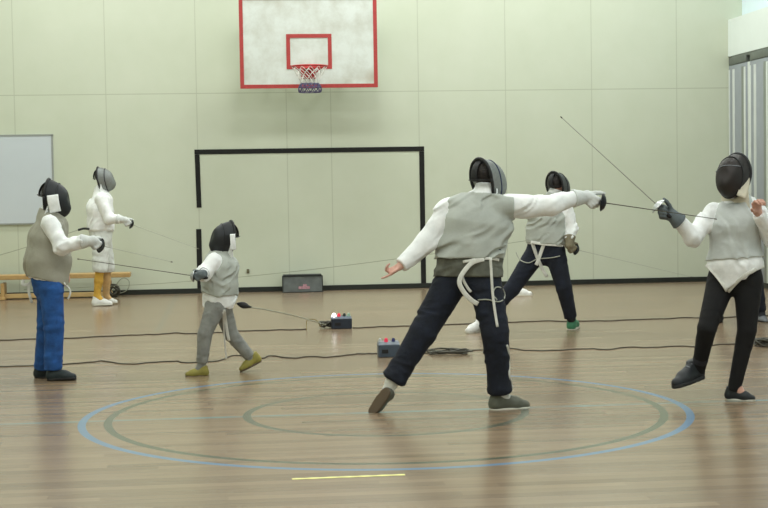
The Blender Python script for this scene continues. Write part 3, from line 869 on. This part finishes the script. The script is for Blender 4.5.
# jersey tail showing under the vest
up_ = nrm(JD['chest']-JD['pelvis']); lp_ = nrm(JD['hipR']-JD['hipL'])
tail = lambda P: JD['tf'](P)-.012
for a_, b_, s_ in (((425, 276.5), (512, 277.5), 1), ((425, 257.5), (512, 258.5), -1)):
    pt_, n_ = img_plane(a_, b_, YD); tail = cutp(tail, pt_, n_*s_)
V, Fc = surf(tail, [JD['pelvis']], .27, .008); obj('jersey_tail', V, Fc, M['olive'], D)
strap(D, [(484, 259, -.17), (473, 262, -.17), (465, 270, -.17), (459, 281, -.175), (463, 291, -.18), (471, 300, -.18), (478, 304, -.17)], YD, .031, hang=True)
strap(D, [(466, 268, -.17), (462, 276, -.18), (467, 287, -.185), (471, 292, -.19)], YD, .018, hang=True)
strap(D, [(463, 262, -.17), (478, 259, -.17), (491, 258.5, -.18), (499, 260, -.17)], YD, .018)
strap(D, [(490.5, 258, -.19), (491.5, 275, -.20), (492.5, 292, -.20), (495, 312, -.21), (497.5, 327, -.2)], YD, .017, hang=True)
cordp(D, [(478, 300, -.18), (488, 299.5, -.2), (499, 302, -.2), (505, 297, -.19), (503, 289, -.19), (496, 287, -.2), (493, 294, -.2), (497, 300, -.2)], YD, .004)
strap(D, [(507, 345, -.19), (509.5, 356, -.17), (509, 372, -.15), (510.5, 380, -.14), (513, 388, -.12)], YD, .014, name='side_stripe')
make_foil(at(605.5, 203, YD-.03), at(716, 219, YD-.28), 'foil with dark blade held level by the lunging fencer in the foreground', M['steel_d'], M['guard_k'], gr=.056)

# F: fencer in black leggings at right
YFc = 9.5
Fp, JF = figure(dict(Y=YFc, k=.98, h=.008, seed=23, label='fencer in black leggings and black mask at right, foil raised up to the left', look=(-.74, -.66, -.14),
    j=dict(pelvis=(735, 268), chest=(735, 225), neck=(738, 199), head=(732.5, 173.5, -.05), shR=(714, 212, .07), shL=(757, 212, -.07),
           elR=(693, 237, -.02), wrR=(674, 222, -.05), elL=(776, 243, -.1), wrL=(757.5, 212, -.22), hipR=(722, 280, .05), hipL=(748, 280, -.04),
           knR=(707, 328, -.08), anR=(698, 372, .10), knL=(747, 330, -.06), anL=(735, 385, .0), heelR=(703, 378, .13), toeR=(674, 389, -.05),
           heelL=(725, 399.5, .04), toeL=(756, 401.5, -.06)),
    sec=dict(hip=(.163, .13), waist=(.130, .112), chest=(.148, .12), sh=.08),
    grip=('R', (656, 204, -.07), (561, 117, .08), (.1, -.2, -1)), hand=dict(L=((-.25, -.5, .8), (-.75, -.3, -.1), [(35, 50, 30), (45, 55, 30), (50, 60, 35), (55, 60, 35)])), gloves=dict(R=M['glove_g']), cuffl=.06,
    sock=dict(L=None, R=M['sock_k']), trousers=dict(r=(.098, .062, .043), mat=M['black'], amp=.005, wl=.07, to=1.10, o=-.006, waist=.05),
    jacket=dict(hem=[((704, 262), (728, 293)), ((724, 291), (766, 265))], r=(.066, .058, .045), amp=.010, wl=.07),
    vest=dict(hem=[((704, 261), (768, 256))], mat=M['lame_light'], wx=.92, o=.012, amp=.006, wl=.12),
    shoes=dict(mat=M['shoe_k'], sole=dict(L=M['sole_w'], R=M['sole_k']), lace=M['shoe_lg'], upR=(-.25, 0, 1)),
    mask=dict(mesh=M['mesh_k'], trim=M['trim_k'], bib=M['cream'], k=.94, drop=.19, crease_glint=M['shoe_lg'])))
strap(Fp, [(706, 265, -.12), (714, 273, -.14), (722, 283, -.14), (727, 291, -.12)], YFc, .022, name='hem_trim')
strap(Fp, [(728, 292, -.12), (738, 281, -.15), (750, 272, -.16), (764, 266, -.14)], YFc, .022, name='hem_trim')
cheek_flap(Fp, [(745.5, 176, -.09), (744.5, 186, -.12), (741, 197, -.15)], YFc, .062, M['cream'])
make_foil(at(656, 204, YFc-.07), at(561, 117, YFc+.08), 'foil pointing up to the left held by the fencer in black leggings', M['steel_m'], M['guard_s'], gr=.055, padm=M['glove_g'])

# A: fencer in blue jeans at far left
YA = 11.63
A, JA = figure(dict(Y=YA, k=.88, h=.008, seed=31, label='fencer in blue jeans and grey vest standing at far left facing right', look=(.95, -.1, -.32),
    j=dict(pelvis=(48, 280), chest=(48, 238), neck=(49, 212), head=(54, 197), shR=(50, 223, -.15), shL=(52, 223, .15),
           elR=(62, 247, -.22), wrR=(88, 245, -.2), elL=(52, 250, .22), wrL=(62, 266, .16), hipR=(51, 288, -.08), hipL=(49, 288, .07),
           knR=(54, 328, -.09), anR=(53, 368, -.08), knL=(47, 328, .08), anL=(43, 368, .09), heelR=(46.5, 381, -.09), toeR=(77, 379.5, -.12),
           heelL=(34, 378, .1), toeL=(62, 377.5, .08)),
    sec=dict(hip=(.155, .138), waist=(.16, .165), chest=(.15, .125), sh=.10),
    grip=('R', (103, 246, -.2), (172, 262, .12), (0, 0, -1)), hand=dict(L=((.4, .1, -1), (.6, -.5, .2), RELAX)), gloves=dict(R=M['glove_w']),
    trousers=dict(r=(.105, .086, .078), mat=M['jeans'], amp=.010, wl=.09, to=1.04, o=.0, waist=.06),
    jacket=dict(hem=[((20, 275), (75, 289))], r=(.07, .066, .052), amp=.013, wl=.07),
    vest=dict(hem=[((20, 274), (75, 288))], mat=M['lame_tan'], wx=.9, o=.014, amp=.010, wl=.14),
    shoes=dict(mat=M['shoe_teal'], sole=M['sole_k'], lace=M['shoe_lg']),
    mask=dict(mesh=M['mesh_n'], trim=M['trim_k'], k=.95, drop=.16)))
strap(A, [(31, 281, -.2), (28.5, 287, -.2), (29.5, 295, -.2), (32, 303, -.2)], YA, .022)
strap(A, [(30, 283, -.2), (25.5, 285, -.2), (22, 284, -.2), (23.5, 280, -.2)], YA, .022)
strap(A, [(64, 283, -.18), (69, 288, -.18), (70.5, 293, -.18), (68, 299, -.16)], YA, .02)
cheek_flap(A, [(52.5, 195, -.135), (53.5, 203, -.145), (55.5, 212, -.135)], YA, .088)
make_foil(at(103, 246, YA-.2), at(172, 262, YA+.12), 'foil held level by the fencer in blue jeans', M['steel_l'], M['guard_k'], gr=.054, r0=.0028, r1=.0016)

# C: young fencer in grey facing left
YC_ = 11.65
Cb, JC = figure(dict(Y=YC_, k=.70, h=.007, seed=41, label='small young fencer in grey breeches and olive shoes stepping left', look=(-.93, -.3, -.16),
    j=dict(pelvis=(219, 299), chest=(221, 268), neck=(222, 251), head=(225, 236.5), shL=(214, 261, -.10), shR=(223, 260, .11),
           elL=(204, 273, -.16), wrL=(197, 276, -.2), elR=(226, 280, .17), wrR=(216, 289, .13), hipL=(215, 307, -.06), hipR=(222, 307, .05),
           knL=(205, 334, -.08), anL=(202, 363, -.06), knR=(231, 334, .07), anR=(250, 357, .10), heelL=(208.5, 376.5, -.05), toeL=(184.5, 377, -.08),
           heelR=(262, 361, .13), toeR=(240, 372.5, .07)),
    sec=dict(hip=(.155, .15), waist=(.16, .155), chest=(.155, .145), sh=.11),
    grip=('L', (191, 275.5, -.24), (78, 259, -.1), (0, -.1, -1)), hand=dict(R=((-.3, .1, -1), (-.5, -.6, .1), RELAX)), gloves=dict(L=M['glove_g']),
    trousers=dict(r=(.108, .08, .062), mat=M['greyb'], amp=.006, wl=.06, to=.99, waist=.06),
    jacket=dict(hem=[((200, 306), (236, 308.5))], r=(.088, .078, .054), amp=.012, wl=.06, o=.014),
    vest=dict(hem=[((200, 299), (218, 297)), ((214, 296), (238, 304))], mat=M['lame'], wx=.9, o=.012, amp=.006, wl=.10),
    shoes=dict(mat=M['shoe_o'], sole=M['sole_br'], lace=M['cream']), sock=M['greyb'], sock_up=False,
    mask=dict(mesh=M['mesh_n'], trim=M['trim_k'], k=.87, drop=.10)))
strap(Cb, [(224, 310, -.12), (225.5, 320, -.13), (227, 331, -.13), (229, 341, -.12)], YC_, .024)
strap(Cb, [(223, 312, -.10), (224, 330, -.10), (225, 345, -.10), (226.5, 360, -.10)], YC_, .014)
cheek_flap(Cb, [(232.5, 234, -.105), (233, 242, -.115), (233.5, 250, -.11)], YC_, .042)
make_foil(at(191, 275.5, YC_-.24), at(78, 259, YC_-.1), 'foil pointing left held by the small young fencer', M['steel_d'], M['guard_s'], gr=.045, r0=.003)

# E: fencer in the middle behind the lunging one
YE = 14.3
E_, JE = figure(dict(Y=YE, k=.98, h=.009, seed=53, label='fencer in dark trousers with green shoes, behind the lunging fencer', look=(.78, .62, -.05),
    j=dict(pelvis=(546, 247), chest=(548, 218), neck=(555, 195), head=(558, 184.5), shL=(534, 207, .06), shR=(566, 207, -.07),
           elL=(538, 230, .3), wrL=(548, 240, .38), elR=(572, 229, -.1), wrR=(572, 246, -.12), hipL=(536, 253, .05), hipR=(555, 253, -.05),
           knL=(512, 289, .0), anL=(479, 323, .0), knR=(564, 288, -.1), anR=(571, 318, -.03), heelL=(478, 330, .06), toeL=(466, 333, -.14),
           heelR=(570, 331, -.04), toeR=(577, 326, .20)),
    sec=dict(hip=(.165, .125), waist=(.175, .125), chest=(.175, .125), sh=.085),
    grip=('R', (578, 250, -.14), (692, 277, .15), (0, 0, -1)), hand=dict(L=((.6, .3, -.5), (.4, -.4, .5), RELAX)), gloves=dict(R=M['glove_o']),
    trousers=dict(r=(.105, .078, .062), mat=M['navy'], amp=.008, wl=.08, to=.98, waist=.05),
    jacket=dict(hem=[((510, 243), (580, 247))], r=(.066, .056, .045), amp=.013, dir=(.6, .2, -.8), wl=.07),
    vest=dict(hem=[((510, 242), (580, 246))], mat=M['lame'], wx=.9, o=.012, amp=.012, wl=.12, dir=(.6, .2, -.8)),
    shoes=dict(mat=dict(L=M['shoe_w'], R=M['shoe_gr']), sole=M['sole_w'], lace=M['strap_w']),
    mask=dict(mesh=M['mesh_t'], trim=M['trim_k'], k=.95, drop=.10)))
strap(E_, [(531, 242, -.19), (543, 244, -.19), (557, 245, -.19), (570, 247, -.17)], YE, .028)
strap(E_, [(544, 244, -.2), (541, 252, -.2), (538, 261, -.2), (536, 265, -.19)], YE, .035, hang=True)
strap(E_, [(532, 242, -.2), (536, 254, -.2), (541, 266, -.2), (547, 277, -.19)], YE, .035, hang=True)
cordp(E_, [(516, 252, -.18), (520, 260, -.2), (529, 263, -.22), (537, 259, -.22), (550, 258, -.22), (560, 256, -.2)], YE, .005)
make_foil(at(578, 250, YE-.14), at(692, 277, YE+.15), 'foil pointing down to the right from the middle fencer behind', M['steel_l'], M['guard_k'], gr=.052, r0=.003, r1=.0018)

# B: distant fencer all in white
YBf = 18.7
Bp, JB = figure(dict(Y=YBf, k=.98, h=.010, seed=61, label='distant fencer all in white with amber yellow socks near the bench', look=(.97, -.12, -.1),
    j=dict(pelvis=(101, 236), chest=(100, 209), neck=(101, 190), head=(103.5, 178), shR=(101, 199, -.16), shL=(103, 199, .16),
           elR=(109, 219, -.2), wrR=(127, 223, -.2), elL=(99, 219, .24), wrL=(106, 232, .24), hipR=(101, 241, -.08), hipL=(103, 241, .08),
           knR=(100, 268, -.1), anR=(97, 296, -.08), knL=(107, 268, .1), anL=(106, 296, .12), heelR=(92, 306.3, -.09), toeR=(113, 305.3, -.12),
           heelL=(101, 304, .12), toeL=(118, 303, .1)),
    sec=dict(hip=(.165, .135), waist=(.155, .14), chest=(.165, .135), sh=.10),
    grip=('R', (133, 225, -.2), (199, 249, .0), (0, 0, -1)), hand=dict(L=((.5, .1, -1), (.5, -.5, .2), RELAX)), gloves=dict(R=M['glove_w']),
    trousers=dict(r=(.112, .096, .076), mat=M['white_b'], amp=.012, wl=.09, to=.12, waist=.14, o=.0),
    jacket=dict(hem=[((80, 231), (120, 231))], r=(.074, .066, .05), amp=.010, wl=.07, o=.014),
    vest=dict(hem=[((80, 230), (120, 230))], mat=M['white'], wx=.9, o=.010, amp=.006, wl=.12),
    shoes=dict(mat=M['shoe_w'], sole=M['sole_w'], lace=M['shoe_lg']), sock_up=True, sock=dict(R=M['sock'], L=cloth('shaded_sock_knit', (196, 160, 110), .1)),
    mask=dict(mesh=M['mesh_g'], trim=M['trim_k'], k=1.0, drop=.10)))
cordp(Bp, [(89, 229, .0), (84, 228.5, -.02), (80, 229.5, -.02), (78, 230, -.02)], YBf, .014, M['trim_k'], 'cord_plug')
make_foil(at(133, 225, YBf-.2), at(199, 249, YBf), 'foil pointing right held by the distant fencer in white', M['steel_l'], M['guard_k'], gr=.056, r0=.004, r1=.0025)

# G: fencer almost hidden behind the one in black leggings
g_ = gnd(739, 322); YG = float(g_[1])
G_, JG = figure(dict(Y=YG, k=.93, h=.010, seed=71, label='fencer mostly hidden behind the fencer in black leggings, only mask and feet showing', look=(-.8, -.55, -.05),
    j=dict(pelvis=(741, 245), chest=(741, 214), neck=(740, 193), head=(737.5, 173), shR=(730, 203, .1), shL=(751, 203, -.1),
           elR=(728, 222, .0), wrR=(731, 236, -.15), elL=(752, 226, -.1), wrL=(745, 238, -.2), hipR=(735, 252, .06), hipL=(747, 252, -.05),
           knR=(728, 282, -.02), anR=(718, 312, .0), knL=(756, 282, -.02), anL=(761, 312, .0), heelR=(721, 322, .05), toeR=(710, 322.5, -.12),
           heelL=(757, 321, .06), toeL=(767, 323, -.14)),
    sec=dict(hip=(.15, .12), waist=(.135, .115), chest=(.145, .12), sh=.085),
    grip=('R', (731, 240, -.22), (705, 258, -.6), (0, 0, -1)), hand=dict(L=((-.4, -.3, -.8), (-.6, .3, .4), RELAX)), gloves=dict(R=M['glove_w']),
    trousers=dict(r=(.095, .075, .058), mat=M['navy'], amp=.007, wl=.08, to=.98, waist=.05),
    jacket=dict(hem=[((715, 246), (765, 246))], r=(.066, .056, .045), amp=.009, wl=.07),
    shoes=dict(mat=dict(R=M['shoe_k'], L=M['shoe_lg']), sole=M['sole_k'], lace=M['shoe_lg']),
    mask=dict(mesh=M['mesh_n'], trim=M['trim_k'], k=.98, drop=.10)))

# ------------------------------------------------------------------ bench and the things along the wall
YBN = 20.02
wood = plain('varnished_bench_wood', (190, 156, 102), .45, 0, .1, 9)
wood2 = plain('pale_bench_wood', (206, 176, 122), .5, 0, .1, 9)
zs = at(60, 276.5, YBN-.12)[2]; bxr = at(130, 276, YBN-.12)[0]; bxl = bxr-3.2
bn = empty('gym_bench', ((bxl+bxr)/2, YBN, 0))
V, Fc = box(((bxl+bxr)/2, YBN, zs), (bxr-bxl, .26, .06), bev=.008); obj('seat', V, Fc, wood, bn, smooth=False)
V, Fc = box(((bxl+bxr)/2-.12, YBN, .045), (bxr-bxl-.24, .07, .06), bev=.008); obj('lower_rail', V, Fc, wood2, bn, smooth=False)
for xx in (bxl+.25, (bxl+bxr)/2-.05, bxr-.28):
    V, Fc = join(box((xx, YBN, .12), (.05, .22, .2), bev=.008), box((xx, YBN, .02), (.07, .30, .035), bev=.006)); obj('leg', V, Fc, wood, bn, smooth=False)
tag(bn, 'long low wooden bench against the back wall at far left', 'bench')
def cable_blob(name, c, r, n, th, mat, label, cat, seed, flat=.5, elong=1.0, tilt=None):
    rr = random.Random(seed); P = []; ph = rr.uniform(0, 6)
    for i in range(n*10):
        a = 2*math.pi*i/10+ph; q = r*(.72+.28*math.sin(i*.37+seed)); zz = th+abs(math.sin(i*.53+seed*2))*r*flat
        p = np.array([math.cos(a)*q*elong, math.sin(a)*q, zz])
        if tilt is not None: p = np.array([p[0], p[2]-th, (p[1]+r)+th])
        P.append(np.asarray(c)+p)
    v, q = sweep(catmull(P, 3), th, sides=6)
    return tag(obj(name, v, q, mat), label, cat)
c = gnd(14, 297.2); 
# reel box under the left end of the bench
rl = empty('cord_reel', c)
V, Fc = box(c+np.array([0, 0, .03]), (.17, .12, .06), bev=.012); obj('base', V, Fc, M['trim_k'], rl, smooth=False)
V, Fc = lathe([(.02, -.05), (.065, -.05), (.07, -.04), (.07, .04), (.065, .05), (.02, .05)], c+np.array([0, 0, .095]), (0, 1, 0), 20); obj('drum', V, Fc, M['guard_k'], rl)
V, Fc = sweep(catmull([c+np.array(p) for p in ((-.06, 0, .1), (-.05, 0, .17), (.05, 0, .17), (.06, 0, .1))], 4), .008); obj('handle', V, Fc, M['trim_k'], rl)
tag(rl, 'dark cord reel on the floor in front of the bench at far left', 'reel')
cb = at(113, 288, 19.80); cb[2] = 0
cable_blob('cable_coil', cb, .085, 5, .012, M['cable'], 'dark cable coil hanging against the wall at the bench end', 'cable', 3, .5, 1.0, tilt=True)
cb2 = at(127, 288, 20.2); 
P_ = [at(x, y, 20.25) for x, y in ((113, 291), (119, 281), (124, 278), (129, 281), (128.5, 288), (124, 292), (118, 293.5))]
v, q = sweep(catmull(P_, 6), .006, sides=6); tag(obj('loose_wire', v, q, M['cable_l']), 'thin loop of wire standing by the right end of the bench', 'wire')

# steel case by the wall
cx0, cx1 = at(282.5, 289, YB-.2), at(322.3, 289, YB-.2)
zc = at(302, 276, YB-.3)[2]
cs = empty('equipment_case', ((cx0[0]+cx1[0])/2, YB-.18, 0)); w_ = cx1[0]-cx0[0]; cxm = (cx0[0]+cx1[0])/2
V, Fc = box((cxm, YB-.18, zc/2), (w_, .24, zc), bev=.008); obj('case_body', V, Fc, plain('dull_grey_metal', (104, 110, 110), .5, .3, .25, 9), cs, smooth=False)
V, Fc = rect_frame(cxm-w_/2-.004, cxm+w_/2+.004, .0, zc+.004, .012, YB-.302, .012); obj('edge_trim', V, Fc, plain('dark_metal_edge', (44, 48, 48), .5, .3), cs, smooth=False)
V, Fc = join(box((cxm+.02, YB-.302, .065), (.15, .004, .035)), box((cxm+.03, YB-.303, .095), (.05, .004, .03)))
obj('sticker', V, Fc, plain('pink_sticker', (172, 130, 140), .6, 0, .3, 40), cs, smooth=False)
V, Fc = box((cxm, YB-.2, zc+.01), (w_*.96, .2, .012), bev=.004); obj('lid', V, Fc, plain('dark_lid', (36, 40, 40), .5, .2), cs, smooth=False)
tag(cs, 'long grey metal case standing on the floor against the back wall', 'case')

# white sneaker left by the wall
sc_ = gnd(521, 296)
E0 = empty('sneaker', sc_)
make_shoe(E0, sc_+np.array([-.12, .05, 0]), sc_+np.array([.14, -.05, 0]), ZP, M['shoe_w'], M['sole_w'], .006, lace=M['shoe_lg'])
ch = list(E0.children)[0]; ch.name = 'upper'
tag(E0, 'white sneaker lying by the back wall behind the fencers\' legs', 'shoe')
# small fixture on the wall
fx = at(248, 271, YB-.01)
V, Fc = join(box(fx, (.035, .02, .055), bev=.005), box(fx+np.array([0, -.012, 0]), (.016, .012, .03), bev=.003))
tag(obj('wall_hook', V, Fc, plain('brown_hook', (104, 100, 76), .5)), 'tiny dark hook on the back wall inside the goal outline', 'hook')

# ------------------------------------------------------------------ scoring boxes, cables on the floor
def score_box(c, w, d, h, body, face, lamps, label, rz=0.0):
    R = np.array([[math.cos(rz), -math.sin(rz), 0], [math.sin(rz), math.cos(rz), 0], [0, 0, 1]])
    T = lambda V: np.asarray(V)@R.T+c
    root = empty('scoring_box', c)
    V, Fc = box((0, 0, h*.42), (w, d, h*.84), bev=.008); obj('case_body', T(V), Fc, body, root, smooth=False)
    V = np.array([[-w/2, -d/2, h*.8], [w/2, -d/2, h*.8], [w/2, d/2, h*.8], [-w/2, d/2, h*.8], [-w*.46, -d*.2, h], [w*.46, -d*.2, h], [w*.46, d*.4, h], [-w*.46, d*.4, h]])
    obj('sloped_panel', T(V), [(0, 1, 5, 4), (1, 2, 6, 5), (2, 3, 7, 6), (3, 0, 4, 7), (4, 5, 6, 7), (3, 2, 1, 0)], face, root, smooth=False)
    for x, mt, rr in lamps:
        o_ = (x*w, -d*.12, h*.98)
        V, Fc = lathe([(rr*1.25, -.006), (rr*1.25, .004), (rr, .006), (rr*.95, .02), (rr*.7, .03), (.001, .034)], o_, (0, -.25, 1), 16)
        obj('lamp', T(V), Fc, mt, root)
    V, Fc = box((-w*.2, -d/2-.003, h*.4), (w*.3, .006, h*.25), bev=.002); obj('socket_panel', T(V), Fc, M['trim_k'], root, smooth=False)
    return tag(root, label, 'scoring box')
dk = plain('dark_blue_case', (40, 48, 62), .5, .1, .15); lt = plain('slate_panel', (84, 96, 112), .5, .1)
b1 = gnd(342, 329)+np.array([0, .08, 0])
score_box(b1, .205, .15, .125, dk, lt, [(-.36, glow('white_lamp', (255, 250, 250), 4), .02), (-.12, glow('red_lamp', (200, 40, 60), .6), .016), (.14, plain('dark_green_lamp', (30, 50, 44), .3), .015), (.36, plain('clear_lamp', (150, 180, 160), .3), .016)],
          'dark scoring box with a lit white lamp on the floor, nearest the back wall')
b2 = gnd(389.5, 357.5)+np.array([0, .07, 0])
score_box(b2, .18, .14, .13, plain('slate_case', (72, 84, 98), .5, .1), plain('pale_slate_panel', (120, 130, 140), .5, .1), [(-.12, glow('red_lamp_faint_glow', (200, 40, 70), .5), .016), (.22, plain('blue_lamp', (34, 44, 96), .3), .015), (-.4, plain('clear_lamp_small', (190, 196, 196), .3), .013)],  # red lamp is given a faint glow of its own
          'grey scoring box with red and blue lamps on the floor behind the lunging fencer\'s leg')
cc = gnd(325.5, 328)
cable_blob('cable_bundle', cc, .06, 5, .008, M['cable'], 'dark bundle of plugs and cable left of the lit scoring box', 'cable', 5, .9, 1.1)
def floor_cable(pts, r, mat, label, seed=0, wob=.012, name='floor_cable'):
    rr = random.Random(seed); P = []
    for i, (x, y) in enumerate(pts):
        p = gnd(x, y, r); P.append(p)
    Q = catmull(P, 10)
    Q = [q+np.array([0, wob*math.sin(i*.7+seed)*math.sin(i*.19+seed), 0]) for i, q in enumerate(Q)]
    for q in Q: q[2] = r
    v, fc = sweep(Q, r, sides=6); return tag(obj(name, v, fc, mat), label, 'cable')
floor_cable([(-12, 340.5), (30, 339), (80, 337.5), (130, 335), (155, 334.3), (175, 333), (200, 333.5), (230, 331.5), (260, 330.3), (290, 329.6), (306.5, 329.3)], .0053, M['cable'], 'dark floor cable running from the left edge to the lit scoring box', 1, .03)
P_ = [gnd(306.5, 329.3, .0075), at(306.5, 324, b1[1]), at(307.5, 320, b1[1]), at(312, 319.2, b1[1]), at(316, 320, b1[1]), at(319, 324, b1[1]), at(321, 327, b1[1])]
v, q = sweep(catmull(P_, 5), .005, sides=6); tag(obj('cable_loop', v, q, plain('yellowed_cable', (120, 108, 60), .6)), 'thin yellowish cable arching up beside the lit scoring box', 'cable')
floor_cable([(353, 328), (375, 326.8), (400, 326), (430, 325.4), (470, 323.6), (505, 322.3), (540, 321), (575, 321), (610, 320.5), (650, 319), (690, 317.6), (710, 318), (740, 316.5), (785, 315)], .0053, M['cable'], 'dark floor cable running right from the lit scoring box behind the fencers', 2, .03)
floor_cable([(-12, 366.5), (20, 366), (60, 364.5), (90, 362), (105, 361), (125, 364), (150, 362.5), (175, 361), (185, 362.5), (210, 361.5), (221, 360), (233, 355.5), (250, 356.5), (262, 358), (272, 355.5), (290, 358), (310, 356.5), (330, 357), (350, 354.5), (365, 353.5), (379, 353.5)], .0047, M['cable'], 'wavy dark floor cable running from the left edge to the grey scoring box', 4, .02)
floor_cable([(398, 354), (412, 353.5), (430, 352.8), (450, 352.5), (478, 350), (510, 348.5), (530, 350.5), (560, 350), (590, 348.5), (605, 349.5), (630, 347), (650, 347.5), (675, 346), (700, 346.5), (725, 344), (757, 343.5)], .0047, M['cable'], 'dark floor cable from the grey scoring box to the coil at the right edge', 6, .02)
rr_ = random.Random(9); P_ = []
for i in range(34):
    x = 425+48*abs(((i*.37) % 2)-1); y = 351.5+rr_.uniform(-3.2, 3.0); p = gnd(x, y, .009+rr_.random()*.03); P_.append(p)
v, q = sweep(catmull(P_, 7), .0055, sides=6); tag(obj('cable_tangle', v, q, M['cable']), 'tangled heap of dark cable between the lunging fencer\'s legs', 'cable')
cg = gnd(764, 346.5)
cable_blob('cable_coil', cg, .07, 7, .009, M['cable'], 'dark tangled cable coil on the floor at the right edge', 'cable', 8, .8, 1.2)

# retractable body cords running from the reels to the fencers' backs
def air_cord(pts, r, mat, label):
    q = catmull([at(*p) for p in pts], 8); v, fc = sweep(q, r, sides=6); return tag(obj('reel_cord', v, fc, mat), label, 'cord')
p0 = c+np.array([.08, 0, .1])
pe = at(531, 240, YE-.24)
q = [p0*(1-t)+pe*t-np.array([0, 0, .10*math.sin(math.pi*t)]) for t in np.linspace(0, 1, 20)]
v, fc = sweep(q, .003, sides=6); tag(obj('reel_cord', v, fc, M['cable_l']), 'pale cord stretched across the wall from the left reel to the middle fencer', 'cord')
air_cord([(78, 230, YBf-.02), (60, 236, YBf), (30, 246, YBf+.1), (-10, 258, YBf+.2)], .004, M['cable_l'], 'pale cord running left from the distant fencer in white')
# boy's cord with its dark plug
pc = empty('reel_cord', at(243, 306, YC_))
v, fc = sweep(catmull([at(*p) for p in ((233, 301, YC_+.05), (238, 304, YC_+.02), (247, 307, YC_), (262, 309, YC_+.1), (295, 316, YC_+.9), (326, 325, cc[1]-.06))], 8), .0045, sides=6); obj('cord', v, fc, M['cable_l'], pc)
a_, b_ = at(237, 303.5, YC_+.02), at(252, 307.5, YC_)
v, fc = lathe([(.006, 0), (.012, .01), (.022, .03), (.026, .055), (.02, .08), (.011, .095), (.006, .12)], a_, b_-a_, 14); obj('plug', v, fc, M['trim_k'], pc)
tag(pc, 'cord with a dark plug trailing right from the small young fencer\'s back', 'cord')

# yellow tape on the floor
ta, tb = gnd(292, 479.2), gnd(405, 474.8); dv = nrm(tb-ta); nv = np.array([-dv[1], dv[0], 0])
V = []; Fc = []; nseg = 24
for i in range(nseg+1):
    p = ta+(tb-ta)*i/nseg; w_ = .015+.003*math.sin(i*1.7)
    for s in (-1, 1):
        for z in (.0004, .0016): V.append(p+nv*s*w_+np.array([0, 0, z]))
for i in range(nseg):
    b = i*4; Fc += [(b+1, b+5, b+7, b+3), (b, b+2, b+6, b+4), (b, b+4, b+5, b+1), (b+2, b+3, b+7, b+6)]
Fc += [(0, 1, 3, 2), (nseg*4, nseg*4+2, nseg*4+3, nseg*4+1)]
tag(obj('floor_tape', V, Fc, plain('yellow_floor_tape', (246, 236, 150), .6, 0, .12, 20), smooth=False), 'short strip of yellow tape on the floor in the foreground', 'tape')

# ------------------------------------------------------------------ light
def area(x, y, z, sx, sy, e, c=(.97, 1.0, .98), rot=(0, 0, 0)):
    l = bpy.data.lights.new('gym_lamp', 'AREA'); l.shape = 'RECTANGLE'; l.size = sx; l.size_y = sy; l.energy = e; l.color = c
    o = bpy.data.objects.new('gym_lamp', l); C.objects.link(o); o.location = (x, y, z); o.rotation_euler = rot
    return o
for yy_ in (1.5, 6.5, 11.5, 16.0):
    for xx_ in (-2.8, 1.0, 4.8):
        area(xx_, yy_, ZC-.15, 1.5, .8, 78 if yy_ > 9 else 98)
for xx_ in (-2.2, 1.7, 4.6): area(xx_, 18.7, ZC-.15, 1.2, .5, 96)
w = bpy.data.worlds.new('World'); SC.world = w; w.use_nodes = True
w.node_tree.nodes['Background'].inputs[0].default_value = (.8, .9, .9, 1); w.node_tree.nodes['Background'].inputs[1].default_value = .1
